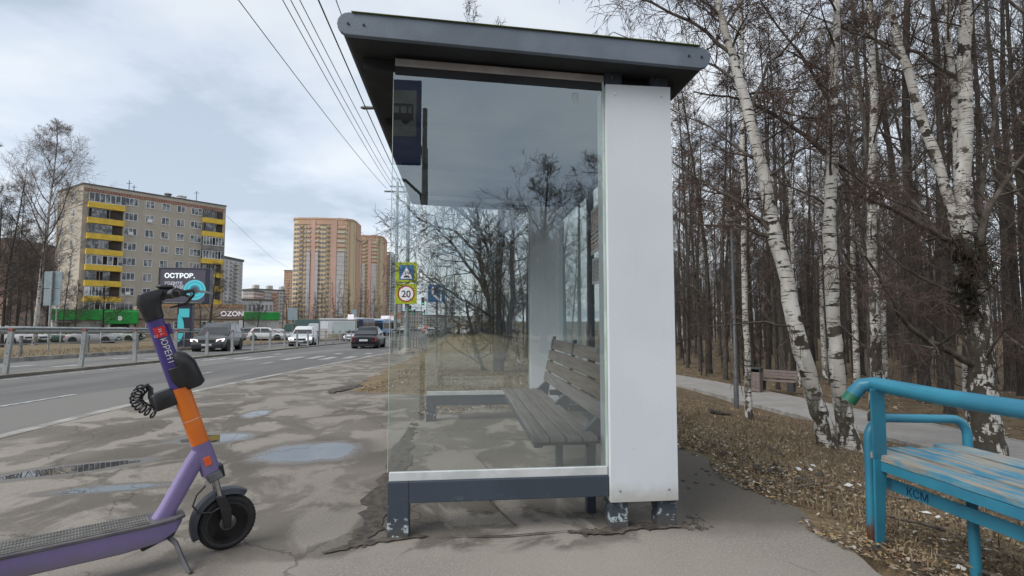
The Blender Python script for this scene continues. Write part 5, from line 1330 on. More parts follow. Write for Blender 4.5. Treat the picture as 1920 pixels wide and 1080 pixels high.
# --- low long buildings farther off
def block(name, label, px0, px1, Y0, Y1, ytop, depth, m, nf, nc, cat='apartment block', group=None, wm=None, stripes=None, crown=None, winw=.5, parts=100, roofm=None, rnd=0):
    p0, p1 = P(px0, ytop, Y0), P(px1, ytop, Y1); base = Lz(Y0)-1
    t, f_, W, H = box_bld(name, label, cat, p0, p1, depth, P(px0, ytop, Y0).z, m, group, base)
    mb = MB(); f_.slab(mb, -.3, W+.3, H, H+.8, -depth-.3, .3); mb.build('roof', roofm or M_roofd, t)
    fh = (H-2)/nf; cw = W/nc; wins = []
    side = Fac(f_.u*W, -f_.n)   # right-hand side wall
    ns = max(2, int(depth/cw))
    for j in range(nf):
        z = 1.5 + j*fh
        for i in range(nc):
            if stripes and i in stripes: continue
            wins.append((f_, cw*i+cw*(.5-winw/2), z+fh*.28, cw*winw, fh*.5))
        for i in range(ns): wins.append((side, depth/ns*i+depth/ns*.25, z+fh*.28, depth/ns*.5, fh*.5))
    r = random.Random(nf*nc); r.shuffle(wins)
    for q in wins[:parts]:
        mb = MB(); q[0].slab(mb, q[1], q[1]+q[3], q[2], q[2]+q[4], .0, .12); mb.build('window', wm or M_wing, t, fix=False)
    if len(wins) > parts:
        mb = MB()
        for q in wins[parts:]: q[0].slab(mb, q[1], q[1]+q[3], q[2], q[2]+q[4], .0, .12)
        o = mb.build('window', wm or M_wing, t, fix=False); o['kind'] = 'stuff'
    return t, f_, W, H, fh, cw
M_white_b = mat('pale_panel', (.50,.51,.52), .85, (.42,.43,.44), .1)
M_cream = mat('cream_panel', (.48,.46,.43), .85, (.42,.40,.37), .1)
M_rust = mat('rust_panel', (.42,.20,.13), .85, (.36,.17,.11), .1)
M_orange_b = brickm('orange_brick', (.52,.33,.22), (.47,.30,.20), (.46,.33,.25), .6, .25, .03, .15)
M_yb = brickm('yellow_brick', (.62,.50,.33), (.57,.46,.30), (.52,.43,.30), .6, .25, .03, .15)
M_pink = mat('pink_brick', (.50,.33,.28), .88, (.46,.30,.25), .1)
M_glz = mat('blue_glazing', (.34,.34,.36), .5, (.42,.40,.40), .35)
M_wfar = mat('far_windows', (.13,.13,.145), .3, (.22,.21,.21), .3)
t, f_, W, H, fh, cw = block('white_tower', 'grey white stepped panel block right behind the yellow balcony block', 400, 456, 178, 195, 480, 16, M_white_b, 17, 6, winw=.42, wm=M_wfar)
for i in (1, 4):
    mb = MB()
    for j in range(17): f_.slab(mb, cw*i, cw*(i+.9), 1.6+j*fh, 1.6+j*fh+fh*.42, .1, 1.1)
    mb.build('balcony_stack', M_cream, t, fix=False)
block('pale_block', 'long pale block with dark red window bays beyond the shops', 456, 476, 300, 300, 546, 14, M_white_b, 9, 6, wm=M_rust, group=None)
t, f_, W, H, fh, cw = block('pale_block', 'white block with red striped loggias and curved roof gables on the horizon', 474, 534, 330, 345, 543, 14, M_cream, 9, 12, stripes=(2,3,7,8), wm=M_wfar)
for i in (2, 7):
    mb = MB()
    for j in range(9): f_.slab(mb, cw*i, cw*(i+2), 1.6+j*fh, 1.6+j*fh+fh*.5, .1, .9)
    mb.build('loggia_stack', M_rust, t, fix=False)
for i in (1, 6, 11):
    mb = MB(); f_.slab(mb, cw*i-cw*.6, cw*(i+1.4), H+.4, H+3.2, -3, .35); mb.build('gable', M_cream, t, bevel=.5)
block('pale_block', 'flat white low building standing in front of the distant blocks', 448, 512, 230, 240, 563, 18, M_white_b, 2, 8, wm=M_wfar, cat='building')
block('brick_block', 'narrow orange brick block at the left shoulder of the tall tower', 533, 549, 440, 440, 508, 14, M_orange_b, 20, 4, wm=M_wfar)
# --- the two towers: curved-front bodies of yellow brick with pink stripes and glazed bays
def tower(label, pxs, Y, ytop, stripes, nf, seed):
    p0 = P(pxs[0], ytop, Y); p1 = P(pxs[1], ytop, Y); base = Lz(Y)-3
    t = thing('tower_block', label, 'tower block', (p0.x, Y, base)); W = (p1-p0).length; H = P(pxs[0], ytop, Y).z - base
    # plan: flat front with cut corners
    c = W*.12; plan = [(0,6),(c*.35,1.2),(c,0),(W*.5,-1.2),(W-c,0),(W-c*.2,3),(W,9),(W,26),(0,26)]
    mb = MB(); mb.loft([[(x,y,z) for x,y in plan] for z in (0,H)]); mb.build('wall', M_yb, t)
    mb = MB(); mb.loft([[(x+(x-W/2)*.012,y-.5 if y<13 else y+.5,z) for x,y in plan] for z in (H, H+1.2)]); mb.build('roof_parapet', M_orange_b, t)
    def fy(x):
        for (xa,ya),(xb,yb) in zip(plan[:6],plan[1:7]):
            if xa <= x <= xb: return ya+(yb-ya)*(x-xa)/max(1e-6,xb-xa)
        return 9
    def sl(mb, x0, x1, z0, z1, d):
        n = max(1, int((x1-x0)/3)); 
        for k in range(n):
            xa = x0+(x1-x0)*k/n; xb = x0+(x1-x0)*(k+1)/n; ya = fy(xa); yb = fy(xb)
            mb.loft([[(xa,ya-d,z0),(xb,yb-d,z0),(xb,yb+.3,z0),(xa,ya+.3,z0)],[(xa,ya-d,z1),(xb,yb-d,z1),(xb,yb+.3,z1),(xa,ya+.3,z1)]])
    for (fa, fb, kind) in stripes:
        mb = MB()
        if kind == 'pink': sl(mb, W*fa, W*fb, 0, H-.5, .7); mb.build('brick_pier', M_pink, t, fix=False)
        if kind == 'red': sl(mb, W*fa, W*fb, 0, H-.5, .5); mb.build('brick_pier', M_orange_b, t, fix=False)
        if kind == 'glass': sl(mb, W*fa, W*fb, H*.12, H*.70, 1.2); g = mb.build('glazed_bay', M_glz, t, fix=False)
    fh = H/nf; r = random.Random(seed)
    mbb = MB()
    for (fa, fb, kind) in stripes:
        if kind in ('glass',):
            for j in range(nf):
                z = j*fh
                if z < H*.12 or z > H*.70: 
                    if z < H*.93: 
                        m2 = MB(); sl(m2, W*fa, W*fb, z+.2, z+fh*.45, 1.1); m2.build('balcony', M_cream if j % 2 else M_pink, t, fix=False)
                else: sl(mbb, W*fa, W*fb, z, z+.35, 1.35)
    mbb.build('floor_bands', M_cream, t, fix=False)['kind'] = 'stuff'
    wins = []; n = 22
    for j in range(nf-1):
        for i in range(n):
            x = W*(i+.5)/n; f = x/W
            if any(a-.015 < f < b+.015 for a, b, k in stripes): continue
            wins.append((x, .9+j*fh+fh*.3))
    r.shuffle(wins)
    for k, (x, z) in enumerate(wins[:80]):
        mb = MB(); sl(mb, x-.75, x+.75, z, z+1.6, .12); mb.build('window', M_wfar, t, fix=False)
    mb = MB()
    for x, z in wins[80:]: sl(mb, x-.75, x+.75, z, z+1.6, .12)
    mb.build('window', M_wfar, t, fix=False)['kind'] = 'stuff'
    mb = MB()
    for j in range(nf-1):
        for f in (.17, .27, .60):
            sl(mb, W*f-1.2, W*f+1.2, 1+j*fh, 1+j*fh+1.0, 1.0)
    o = mb.build('balcony', mat('pale_balcony', (.50,.36,.23), .8), t, fix=False); o['kind'] = 'stuff'
    mb = MB(); sl(mb, W*.12, W*.9, H-fh*1.1, H-.2, .35); mb.build('brick_band', M_orange_b, t, fix=False)
    for f in (.3, .7):
        mb = MB(); mb.box(W*f, W*f+3, 8, 12, H+1.2, H+3.2); mb.build('lift_house', M_cream, t)
    mb = MB(); 
    # right-hand return wall in red brick
    mb.box(W+.002, W+.35, 9.2, 25.8, 0, H-.3); mb.build('side_wall', M_orange_b, t)
    return t
tower('tall orange and yellow brick tower, the nearer and wider of the two', (546, 663), 360, 411, [(.33,.40,'pink'),(.27,.325,'glass'),(.405,.455,'glass'),(.66,.74,'pink'),(.75,.87,'glass'),(.935,.99,'red')], 24, 1)
tower('second orange brick tower partly behind the wider one', (640, 717), 430, 443, [(.42,.50,'pink'),(.66,.74,'pink'),(.75,.87,'glass'),(.93,.99,'red'),(.52,.6,'glass')], 25, 2)
t, f_, W, H, fh, cw = block('white_tower', 'white tower with dark red balcony stripes right of the orange towers', 716, 736, 470, 470, 474, 20, M_white_b, 24, 6, stripes=(2,3), wm=M_wfar)
mb = MB()
for j in range(24): f_.slab(mb, cw*2, cw*4, 1.6+j*fh, 1.6+j*fh+fh*.5, .1, 1)
mb.build('balcony_stack', M_rust, t, fix=False)
block('white_tower', 'pale slab block far down the road beyond the striped tower', 734, 752, 560, 560, 512, 20, M_white_b, 20, 5, wm=M_wfar)
block('brick_block', 'reddish block glimpsed behind the trees at the far left', 22, 106, 150, 165, 452, 14, mat('dull_brick', (.27,.17,.13), .9, (.33,.24,.2), .1), 12, 12, wm=M_wfar)
# --- mirrored towers to the left behind the camera are not seen; skip
# ---------------------------------------------------------------- street furniture
M_galv = mat('galvanised_steel', (.36,.38,.38), .5, (.26,.27,.27), 6, metal=.3)
M_galvd = mat('dull_grey_steel', (.21,.22,.215), .6, (.14,.145,.14), 6, metal=.2)
M_redcap = mat('red_cap', (.30,.05,.04), .6, (.16,.06,.05), 8)
# median barrier: every post and every rail length is a thing of its own
post0 = thing('barrier_post', 'x', 'post', (0,0,0))
mb = MB(); mb.box(-.055,.055,-.035,.035,-.2,1.08); mb.build('post_shaft', M_galv, post0, bevel=.008)
mb = MB(); mb.box(-.060,.060,-.040,.040,1.02,1.09); mb.build('post_cap', M_redcap, post0, bevel=.01)
mb = MB()
for z in (.25,.5,.75): mb.lathe([(.013,-.037),(.013,-.045)], (0,0,z), 'Y', 6)
mb.build('bolt', M_roofd, post0)
ys_post = [13.45 + 2.45*i for i in range(22)]
ordn = ['nearest', 'second', 'third', 'fourth', 'fifth', 'sixth', 'seventh', 'eighth', 'ninth', 'tenth', 'eleventh', 'twelfth']
for i, y in enumerate(ys_post):
    o = post0 if i == 0 else copy_tree(post0)
    o.location = (-10.75, y, Lz(y)-.06); o.rotation_euler = (0, R([-4.5,-3.5,1.5,0,.5,0,-.5,0][i % 8] if i < 8 else 0)*-1, 0)
    o['label'] = (f'{ordn[i]} grey red-capped post of the barrier between the carriageways, counted from the left' if i < 12 else 'distant grey post of the barrier between the carriageways')
    o['group'] = 'posts of the barrier between the carriageways'
rail0 = MB(); rail0.tube([(0,0,0),(0,2.45,-.05)], .011, 6)
rl = None
for i, y in enumerate([ys_post[0]-2.45]+ys_post[:-1]):
    for k, h in enumerate((1.0, .72)):
        if rl is None: rl = rail0.build('barrier_rail', M_galvd, smooth='all'); o = rl
        else: o = rl.copy(); COL.objects.link(o)
        o.location = (-10.75-.05, y, Lz(y)-.06+h); tag(o, 'thin grey tube rail of the barrier between the carriageways', 'rail', 'rails of the barrier between the carriageways')
# far pedestrian railing
def railing(name, x, y0, y1, step, h, label, pr, m, group):
    n = int((y1-y0)/step)
    t0 = None
    for i in range(n):
        y = y0+i*step
        if t0 is None:
            t0 = thing(name, label, 'railing', (x(y), y, Lz(y)-.05), 0, group)
            mb = MB(); mb.tube([(0,0,-.2),(0,0,h)], pr, 8); mb.build('post', m, t0, smooth='all')
            mb = MB(); mb.tube([(0,0,h),(0,step,h-.02*step)], pr*.9, 6); mb.build('rail', m, t0, smooth='all')
            mb = MB(); mb.tube([(0,0,h*.5),(0,step,h*.5-.02*step)], pr*.8, 6); mb.build('rail', m, t0, smooth='all')
            o = t0
        else: o = copy_tree(t0)
        o.location = (x(y), y, Lz(y)-.05); dx = x(y+step)-x(y); o.rotation_euler = (0,0,-math.atan2(dx, step))
    return t0
railing('railing_section', lambda y: -17.1, 14, 100, 2.5, 1.05, 'grey two-rail railing section along the far pavement', .017, M_galv, 'railing sections along the far pavement')
railing('railing_section', lambda y: curb_x(y)+.3, 23.2, 110, 2.0, 1.05, 'dark grey railing section on the near kerb beyond the shelter', .032, M_galvd, 'railing sections on the near kerb')
# extra heavy guard beam at the left in front of the car park
gb = thing('guard_rail', 'pale metal guard beam low behind the far railing at the left', 'guard rail', (-18.6, 16, Lz(16)))
mb = MB(); mb.loft([[(0,y,.55+Lz(y)-Lz(16)),(.08,y,.60+Lz(y)-Lz(16)),(.08,y,.68+Lz(y)-Lz(16)),(.0,y,.74+Lz(y)-Lz(16)),(.08,y,.80+Lz(y)-Lz(16)),(.0,y,.86+Lz(y)-Lz(16)),(-.02,y,.7+Lz(y)-Lz(16))] for y in (0,8,16,24)]); mb.build('beam', M_galv, gb)
for k in range(7): 
    mb = MB(); y = k*4; mb.box(-.08,-.0,y-.05,y+.05,-.3+Lz(16+y)-Lz(16),.8+Lz(16+y)-Lz(16)); mb.build('post', M_galvd, gb)
# sign post with hump sign and speed limit, lamp on top
M_sy = mat('sign_fluo_yellow', (.52,.62,.02), .45, (.48,.58,.02), 3)
M_sb = mat('sign_blue', (.03,.16,.42), .45, (.04,.19,.45), 3)
M_sw = mat('sign_white', (.75,.77,.78), .45)
M_sr = mat('sign_red', (.55,.02,.02), .45)
M_sk = mat('sign_black', (.02,.02,.02), .5)
M_sback = mat('sign_back_grey', (.26,.33,.36), .5, (.21,.27,.30), 3, metal=.2)
M_lampg = mat('pole_paint', (.27,.31,.31), .5, (.20,.23,.23), 4)
sp = P(762, 660, 22.6); lp = thing('street_lamp', 'tall grey lamp post on the pavement carrying the yellow backed signs', 'street lamp', (sp.x, 22.6, Lz(22.6)-.03))
Hl = P(764, 210, 22.6).z - lp.location.z
mb = MB(); mb.tube([(0,0,-.3),(0,0,1.6),(0,0,1.65),(0,0,Hl)], [.13,.12,.10,.055], 14); mb.build('pole', M_lampg, lp, smooth=True)
mb = MB(); mb.lathe([(.34,0),(.36,.04),(.34,.12),(.22,.16),(.20,.22),(.13,.26)], (0,0,.0), 'Z', 16); mb.build('base_collar', M_kerb, lp)
mb = MB(); mb.tube([(0,0,Hl-.4),(-.25,0,Hl-.05),(-.9,-.05,Hl+.05),(-1.55,-.1,Hl+.06)], .03, 8); mb.build('arm', M_lampg, lp, smooth=True)
mb = MB(); mb.loft([[(-1.5,-.22,Hl+.05),(-1.5,.02,Hl+.05),(-1.5,.0,Hl+.12),(-1.5,-.2,Hl+.12)],[(-2.0,-.24,Hl+.03),(-2.0,.04,Hl+.03),(-2.0,.0,Hl+.13),(-2.0,-.2,Hl+.13)],[(-2.12,-.15,Hl+.05),(-2.12,-.05,Hl+.05),(-2.12,-.05,Hl+.09),(-2.12,-.15,Hl+.09)]]); mb.build('lamp_head', M_galvd, lp, bevel=.02)
wz = lambda py, Y=22.4: P(762, py, Y).z
sx0 = P(742, 510, 22.4).x; sx1 = P(782, 510, 22.4).x; scx = (sx0+sx1)/2; sw = sx1-sx0
def signthing(name, label, x, y, z, w, h): return thing(name, label, 'road sign', (x, y, z))
z1, z0 = wz(491), wz(530)
s1 = signthing('hump_sign', 'square speed hump sign with white triangle on blue and a yellow border', scx, 22.42, z0, sw, z1-z0)
h1 = z1-z0-.01
mb = MB(); mb.box(-sw/2, sw/2, 0, .02, 0, h1); mb.build('plate', M_sy, s1, bevel=.01)
mb = MB(); mb.box(-sw*.34, sw*.34, -.006, -.001, h1*.14, h1*.86); mb.build('blue_field', M_sb, s1)
mb = MB(); mb.prism([(-sw*.28,h1*.20),(sw*.28,h1*.20),(0,h1*.80)], (0,-.012,0),(1,0,0),(0,0,1),(0,.004,0)); mb.build('triangle', M_sw, s1)
mb = MB(); mb.prism([(math.cos(R(a))*sw*.15, h1*.25+math.sin(R(a))*h1*.09) for a in range(0,181,20)], (0,-.017,0),(1,0,0),(0,0,1),(0,.004,0)); mb.build('hump', M_sk, s1)
mb = MB(); mb.box(-.12,.12,.02,.06,h1*.3,h1*.36); mb.box(-.12,.12,.02,.06,h1*.65,h1*.71); mb.build('clamp', M_galvd, s1)
z3, z2 = wz(531), wz(570); h2 = z3-z2-.01
s2 = signthing('speed_limit_sign', 'round 20 speed limit sign on a yellow square, below the hump sign', scx, 22.42, z2, sw, h2)
mb = MB(); mb.box(-sw/2, sw/2, 0, .02, 0, h2); mb.build('plate', M_sy, s2, bevel=.01)
mb = MB(); mb.lathe([(sw*.40,-.004),(sw*.40,-.001)], (0,0,h2/2), 'Y', 32); mb.build('red_ring', M_sr, s2)
mb = MB(); mb.lathe([(sw*.335,-.009),(sw*.335,-.0045)], (0,0,h2/2), 'Y', 32); mb.build('white_disc', M_sw, s2)
text_obj('number', M_sk, s2, '20', sw*.44, (0,-.012,h2/2-sw*.155), (1,0,0), (0,0,1), bold=.006)
mb = MB(); mb.box(-.12,.12,.02,.06,h2*.3,h2*.36); mb.box(-.12,.12,.02,.06,h2*.65,h2*.71); mb.build('clamp', M_galvd, s2)
# lane sign on its own pole
q = P(818, 682, 15.6); ls = thing('lane_sign', 'blue lane merging sign with two white arrows on a thin post seen through the glass', 'road sign', (q.x, 15.6, Lz(15.6)))
ztop = P(820, 534, 15.6).z-ls.location.z; zbot = P(820, 567, 15.6).z-ls.location.z; hw = .26
mb = MB(); mb.tube([(0,0,-.2),(0,0,ztop)], .032, 10); mb.build('post', M_galvd, ls, smooth=True)
mb = MB(); mb.box(-hw,hw,-.05,-.03,zbot,ztop); mb.build('plate', M_sb, ls, bevel=.004)
hh = ztop-zbot; ar = MB()
ar.prism([(.08,.08),(.14,.08),(.14,.70),(.19,.70),(.11,.9),(.03,.70),(.08,.70)], (0,-.056,zbot),(1,0,0),(0,0,hh),(0,.004,0))
ar.prism([(.06,.10),(.07,.24),(-.09,.50),(-.09,.70),(-.04,.70),(-.12,.9),(-.20,.70),(-.15,.70),(-.15,.45),(.0,.2)], (0,-.056,zbot),(1,0,0),(0,0,hh),(0,.004,0))
ar.build('arrows', M_sw, ls)
# back of two signs on the left
q = P(90, 655, 30); bs = thing('sign_backs', 'grey backs of two square signs on a steel post beside the far railing', 'road sign', (-17.6*0+q.x, 30, Lz(30)-.1))
zt = P(92,509,30).z-bs.location.z; zm = P(92,541,30).z-bs.location.z; zb = P(92,573,30).z-bs.location.z
mb = MB(); mb.tube([(0,0,-.2),(0,0,zt+.02)], .055, 10); mb.build('post', M_galv, bs, smooth=True)
mb = MB(); mb.box(-.44,.46,.06,.09,zm+.02,zt); mb.build('sign_plate', M_sback, bs, bevel=.01)
mb = MB(); mb.box(-.42,.42,.06,.09,zb,zm-.01); mb.build('sign_plate', M_sback, bs, bevel=.01)
# billboard
q = P(341, 648, 37.5); bz_ = Lz(37.5)-.1; bb = thing('billboard', 'dark illuminated billboard on a single pillar behind the scooter handlebar', 'billboard', (q.x, 37.5, bz_), R(4))
wl = P(300,540,37.5).x-q.x; wr = P(384,540,37.5).x-q.x; bt_ = P(300,503,37.5).z-bz_; bb0 = P(300,569,37.5).z-bz_
M_bbk = mat('billboard_frame', (.025,.03,.055), .4, (.02,.022,.035), 2)
mb = MB(); mb.box(wl-.08, wr+.25, 0, .65, bb0-.02, bt_+.06); mb.build('cabinet', M_bbk, bb, bevel=.03)
scr = MB(); scr.box(wl+.06, wr-.02, -.012, -.002, bb0+.14, bt_-.08); scr = scr.build('screen', emat('screen_grey', (.04,.038,.055), .5), bb)
mb = MB(); mb.box(wl+.3, wr-.2, -.013,-.006, bb0+.02, bb0+.12); mb.build('bottom_strip', M_galvd, bb)
M_l = emat('screen_white', (.72,.78,.80), .35)
U_, V_ = (1,0,0), (0,0,1)
text_obj('headline', M_l, scr, 'ОСТРОВ.', .44, (wl+.30,-.016,bt_-.66), U_, V_, 'LEFT', bold=.018)
text_obj('slogan', emat('screen_dim', (.40,.42,.47), .3), scr, 'ХОДИТЕ', .27, (wl+.32,-.016,bt_-1.12), U_, V_, 'LEFT', bold=.008)
text_obj('slogan', MATS['screen_dim'], scr, 'ПО ВОДЕ', .27, (wl+.32,-.016,bt_-1.38), U_, V_, 'LEFT', bold=.008)
cxr, czr = wl+2.25, bt_-1.48
for k, (ra, rb_, c) in enumerate(((.70,.58,(.08,.38,.46)),(.58,.46,(.04,.30,.36)),(.46,.36,(.06,.42,.50)),(.36,.27,(.03,.24,.30)),(.27,.16,(.04,.10,.15)))):
    mb = MB(); n = 40; rr = random.Random(k)
    jit = [rr.uniform(-.012,.012) for _ in range(n)]
    for i in range(n):
        a, b = 2*PI*i/n, 2*PI*(i+1)/n; ja, jb = jit[i], jit[(i+1)%n]
        mb.quad((cxr+math.cos(a)*(ra+ja),-.0155-.0005*k,czr+math.sin(a)*(ra+ja)),(cxr+math.cos(b)*(ra+jb),-.0155-.0005*k,czr+math.sin(b)*(ra+jb)),(cxr+math.cos(b)*(rb_),-.0155-.0005*k,czr+math.sin(b)*rb_),(cxr+math.cos(a)*rb_,-.0155-.0005*k,czr+math.sin(a)*rb_))
    mb.build('ring', emat('screen_ring_%d' % k, c, .35), scr, fix=False)
mb = MB(); mb.box(-.42,.50,.08,.55,-.3,bb0-.02); pil = mb.build('pillar', M_bbk, bb, bevel=.02)
mb = MB(); mb.box(-.30,.36,.066,.078,bb0-.95,bb0-.35); mb.build('pillar_label', emat('pillar_teal', (.05,.36,.40), .25), pil)
mb = MB(); mb.prism([(-.36,.35)]+[(-.36+.42*math.sin(R(a)), 1.3-.95*math.cos(R(a))) for a in range(0,181,15)], (0,.066,0),(1,0,0),(0,0,1),(0,.012,0)); mb.build('pillar_graphic', MATS['pillar_teal'], pil)
# park lamp, bin and bench
q = P(1381, 756, 12.9); pl = thing('park_lamp', 'slender dark park lamp post beside the path, right of the shelter', 'park lamp', (q.x, 12.9, G(q.x,12.9)))
hh = P(1378, 420, 12.9).z-pl.location.z
mb = MB(); mb.tube([(0,0,-.3),(0,0,.9),(0,0,.92),(0,0,hh)], [.065,.062,.045,.036], 10); mb.build('pole', mat('park_lamp_grey', (.075,.08,.085), .5), pl, smooth=True)
mb = MB(); mb.lathe([(.04,hh),(.16,hh+.06),(.19,hh+.14),(.02,hh+.20)], (0,0,0), 'Z', 16); mb.build('lamp_head', M_galvd, pl)
fz = lambda x, y: -1.32-.032*max(0,min(y,34)-5)+.085
M_wd = mat('park_bench_wood', (.20,.16,.14), .6, (.14,.11,.10), 6, stretch=(1,8,8))
M_cb = mat('dark_concrete', (.035,.037,.042), .8, (.05,.05,.055), 6)
q = P(1462, 738, 19.0); pb = thing('park_bench', 'small modern brown slatted bench on dark blocks by the park path', 'bench', (q.x, 19.2, fz(q.x,19)+.02), R(-46))
pb.scale = (.86,.9,.92)
for x in (-.62,.62):
    mb = MB(); mb.prism([(-.24,0),(.20,0),(.26,.40),(-.26,.40)], (x-.13,0,0),(0,1,0),(0,0,1),(.26,0,0)); mb.build('foot_block', M_cb, pb, bevel=.01)
for k in range(4):
    mb = MB(); y = -.27+k*.135; mb.box(-.82,.82,y,y+.12,.402,.44); mb.build('seat_slat', M_wd, pb, bevel=.006)
for k in range(3):
    mb = MB(); z = .50+k*.12; mb.box(-.60,.82,.27+k*.02,.30+k*.02,z,z+.105); mb.build('back_slat', M_wd, pb, bevel=.006)
for x in (-.55,.62):
    mb = MB(); mb.prism([(.26,.40),(.30,.40),(.36,.86),(.33,.86)], (x,0,0),(0,1,0),(0,0,1),(.05,0,0)); mb.build('back_bracket', M_cb, pb)
q = P(1417, 733, 19.2); bn_ = thing('litter_bin', 'square wooden litter bin with dark top left of the small park bench', 'bin', (q.x, 19.2, fz(q.x,19)+.02), R(-46))
mb = MB(); mb.box(-.22,.22,-.22,.22,0,.74); mb.build('body', M_wd, bn_, bevel=.01)
mb = MB(); mb.box(-.235,.235,-.235,.235,.86,.90); mb.box(-.23,-.20,-.23,.23,.74,.86); mb.box(.20,.23,-.23,.23,.74,.86); mb.box(-.2,.2,.18,.22,.74,.86); mb.build('hood', M_cb, bn_)
mb = MB()
for x in (-.21,-.07,.07,.2): mb.box(x-.004,x+.004,-.2225,-.2202,.02,.72)
mb.build('slat_gap', M_cb, bn_)
# utility pole far ahead, and one behind the camera that the glass mirrors
up_ = P(741, 655, 36); ut = thing('utility_pole', 'thin utility pole with crossarm where the overhead wires meet', 'utility pole', (up_.x, 36, Lz(36)))
Hu = P(741,354,36).z-ut.location.z
mb = MB(); mb.tube([(0,0,-.3),(0,0,Hu+.5)], [.13,.09], 10); mb.build('pole', M_galv, ut, smooth=True)
mb = MB(); mb.box(-.9,.9,-.05,.05,Hu-.25,Hu-.15); mb.box(-.5,.5,-.05,.05,Hu+.12,Hu+.2); mb.build('crossarm', M_galvd, ut)
mp = thing('utility_pole', 'dark utility pole with drooping cables behind the viewer, mirrored in the shelter glass', 'utility pole', (-1.30, -13.4, 0))
mb = MB(); mb.tube([(0,0,-.3),(0,0,7.4)], [.16,.10], 10); mb.tube([(0,0,5.2),(0,0,6.6),(-.08,0,7.2),(-.35,0,7.9)], [.10,.09,.07,.05], 8); mb.build('pole', M_dk2, mp, smooth=True)
mb = MB(); mb.tube([(0,0,4.8),(-.15,0,5.7),(-.7,0,6.2),(-1.6,0,6.3)], .06, 6); mb.tube([(0,0,4.6),(-.5,0,5.1),(-1.3,0,5.9)], .045, 6); mb.tube([(0,0,5.0),(.35,0,4.9),(.55,0,4.4),(.3,0,4.0),(.05,0,4.0)], .035, 6); mb.tube([(0,0,4.7),(-.3,0,4.5),(-.35,0,4.1)], .03, 6); mb.build('cable_loop', M_sk, mp, smooth=True)
# bus stop sign behind the camera, mirrored in the glass
yv = 5.6; yr = 2*YN-yv
def mir(px, py): p = P(px, py, yv); return p.x, p.z
xa, za = mir(688, 308); xb, zb_ = mir(792, 152)
bss = thing('bus_stop_sign', 'blue bus stop sign mirrored in the upper left of the shelter glass', 'road sign', (xb+.03, yr, 0))
cxs = (xa+xb)/2-(xb+.03)
mb = MB(); mb.tube([(0,0,-.3),(0,0,za),(.0,0,zb_-.3)], .028, 10); mb.build('post', M_galvd, bss, smooth=True)
mb = MB(); mb.box(xa-xb-.03, -.035, .03, .06, za, zb_); pt = mb.build('plate', mat('shaded_sign_blue', (.03,.055,.17), .7, (.04,.07,.18), 9), bss, bevel=.02)  # backlit plate: its shade is put into a darker blue
wS = xb-xa; hS = zb_-za
mb = MB(); mb.box(cxs-wS*.40, cxs+wS*.40, .0605, .064, za+hS*.33, za+hS*.87); mb.build('white_field', mat('shaded_sign_white', (.32,.32,.30), .7, (.24,.24,.22), 7), bss)  # white field greyed in colour to stand for the backlit shade
mb = MB(); b_ = lambda x0,x1,z0,z1: mb.box(cxs+wS*x0, cxs+wS*x1, .0645,.068, za+hS*z0, za+hS*z1)
b_(-.34,.34,.52,.60); b_(-.34,.34,.68,.71); 
for x in (-.34,-.2,-.06,.08,.22,.31): b_(x,x+.03,.60,.68)
for x in (-.2,.2): mb.lathe([(.045,.0645),(.045,.069)], (cxs+wS*x,0,za+hS*.52), 'Y', 16)
mb.build('bus_symbol', M_sk, bss)
# overhead wires
wend = Vector((up_.x, 36, ut.location.z+Hu))
for i, (px, zz_, lab) in enumerate(((447,10.2,'lowest overhead wire, leftmost where it leaves the top of the frame'),(530,9.9,'second overhead wire from the left at the top of the frame'),(545,9.9,'third overhead wire from the left at the top of the frame'),(562,9.8,'fourth overhead wire from the left at the top of the frame'),(597,9.4,'thick overhead wire nearest the shelter roof'),(630,9.4,'thin overhead wire vanishing behind the shelter roof'))):
    top = P(px, 0, 13.2); e = wend + Vector(((i-2.5)*.3, 0, .1*(i%2)))
    st_ = top + (top-e)*1.3; st_.z = top.z+ (top.z-e.z)*.4+.5
    pts = []
    for k in range(25):
        t = k/24; t2 = t
        p = e*(1-t2)**2 + (top*2 - e*.5 - st_*.5)*(2*t2*(1-t2)) + st_*t2**2; pts.append(p)
    mb = MB(); mb.tube(pts, .022 if i == 4 else .013, 5); o = mb.build('overhead_wire', M_sk, smooth='all'); tag(o, lab, 'wire', 'overhead wires along the road')
e1 = P(545,505,150); e0 = P(425,405,60); mb = MB(); mb.tube([e0, (e0+e1)/2-Vector((0,0,.8)), e1], .02, 4); tag(mb.build('overhead_wire', M_sk), 'faint wire crossing the sky between the apartment block and the towers', 'wire')
# traffic lights, far lamp posts
def tlight(px, py, Y, label, arm=0):
    p = P(px, py, Y); b = Lz(Y)-.1; t = thing('traffic_light', label, 'traffic light', (p.x+arm, Y, b), 0, 'traffic lights far down the road'); h = p.z-b
    mb = MB(); mb.tube([(0,0,-.2),(0,0,h+.3)], .09, 6); 
    if arm: mb.tube([(0,0,h+.2),(-arm,0,h+.2)], .06, 5)
    mb.build('pole', M_galvd, t)
    mb = MB(); mb.box(-arm-.2,-arm+.2,-.15,.15,h-.55,h+.55); mb.build('lamp_case', M_sk, t)
    mb = MB(); mb.lathe([(.11,-.17),(.11,-.15)], (-arm,0,h-.3), 'Y', 10); mb.build('lamp', emat('green_lamp', (.02,.5,.3), 1), t)
tlight(793,565,70,'traffic light on an arm over the road, seen through the shelter',3)
tlight(769,578,95,'traffic light left of the speed limit sign post',2)
tlight(777,585,120,'small distant traffic light low beside the sign post')
tlight(796,585,130,'small distant traffic light right of the sign post')
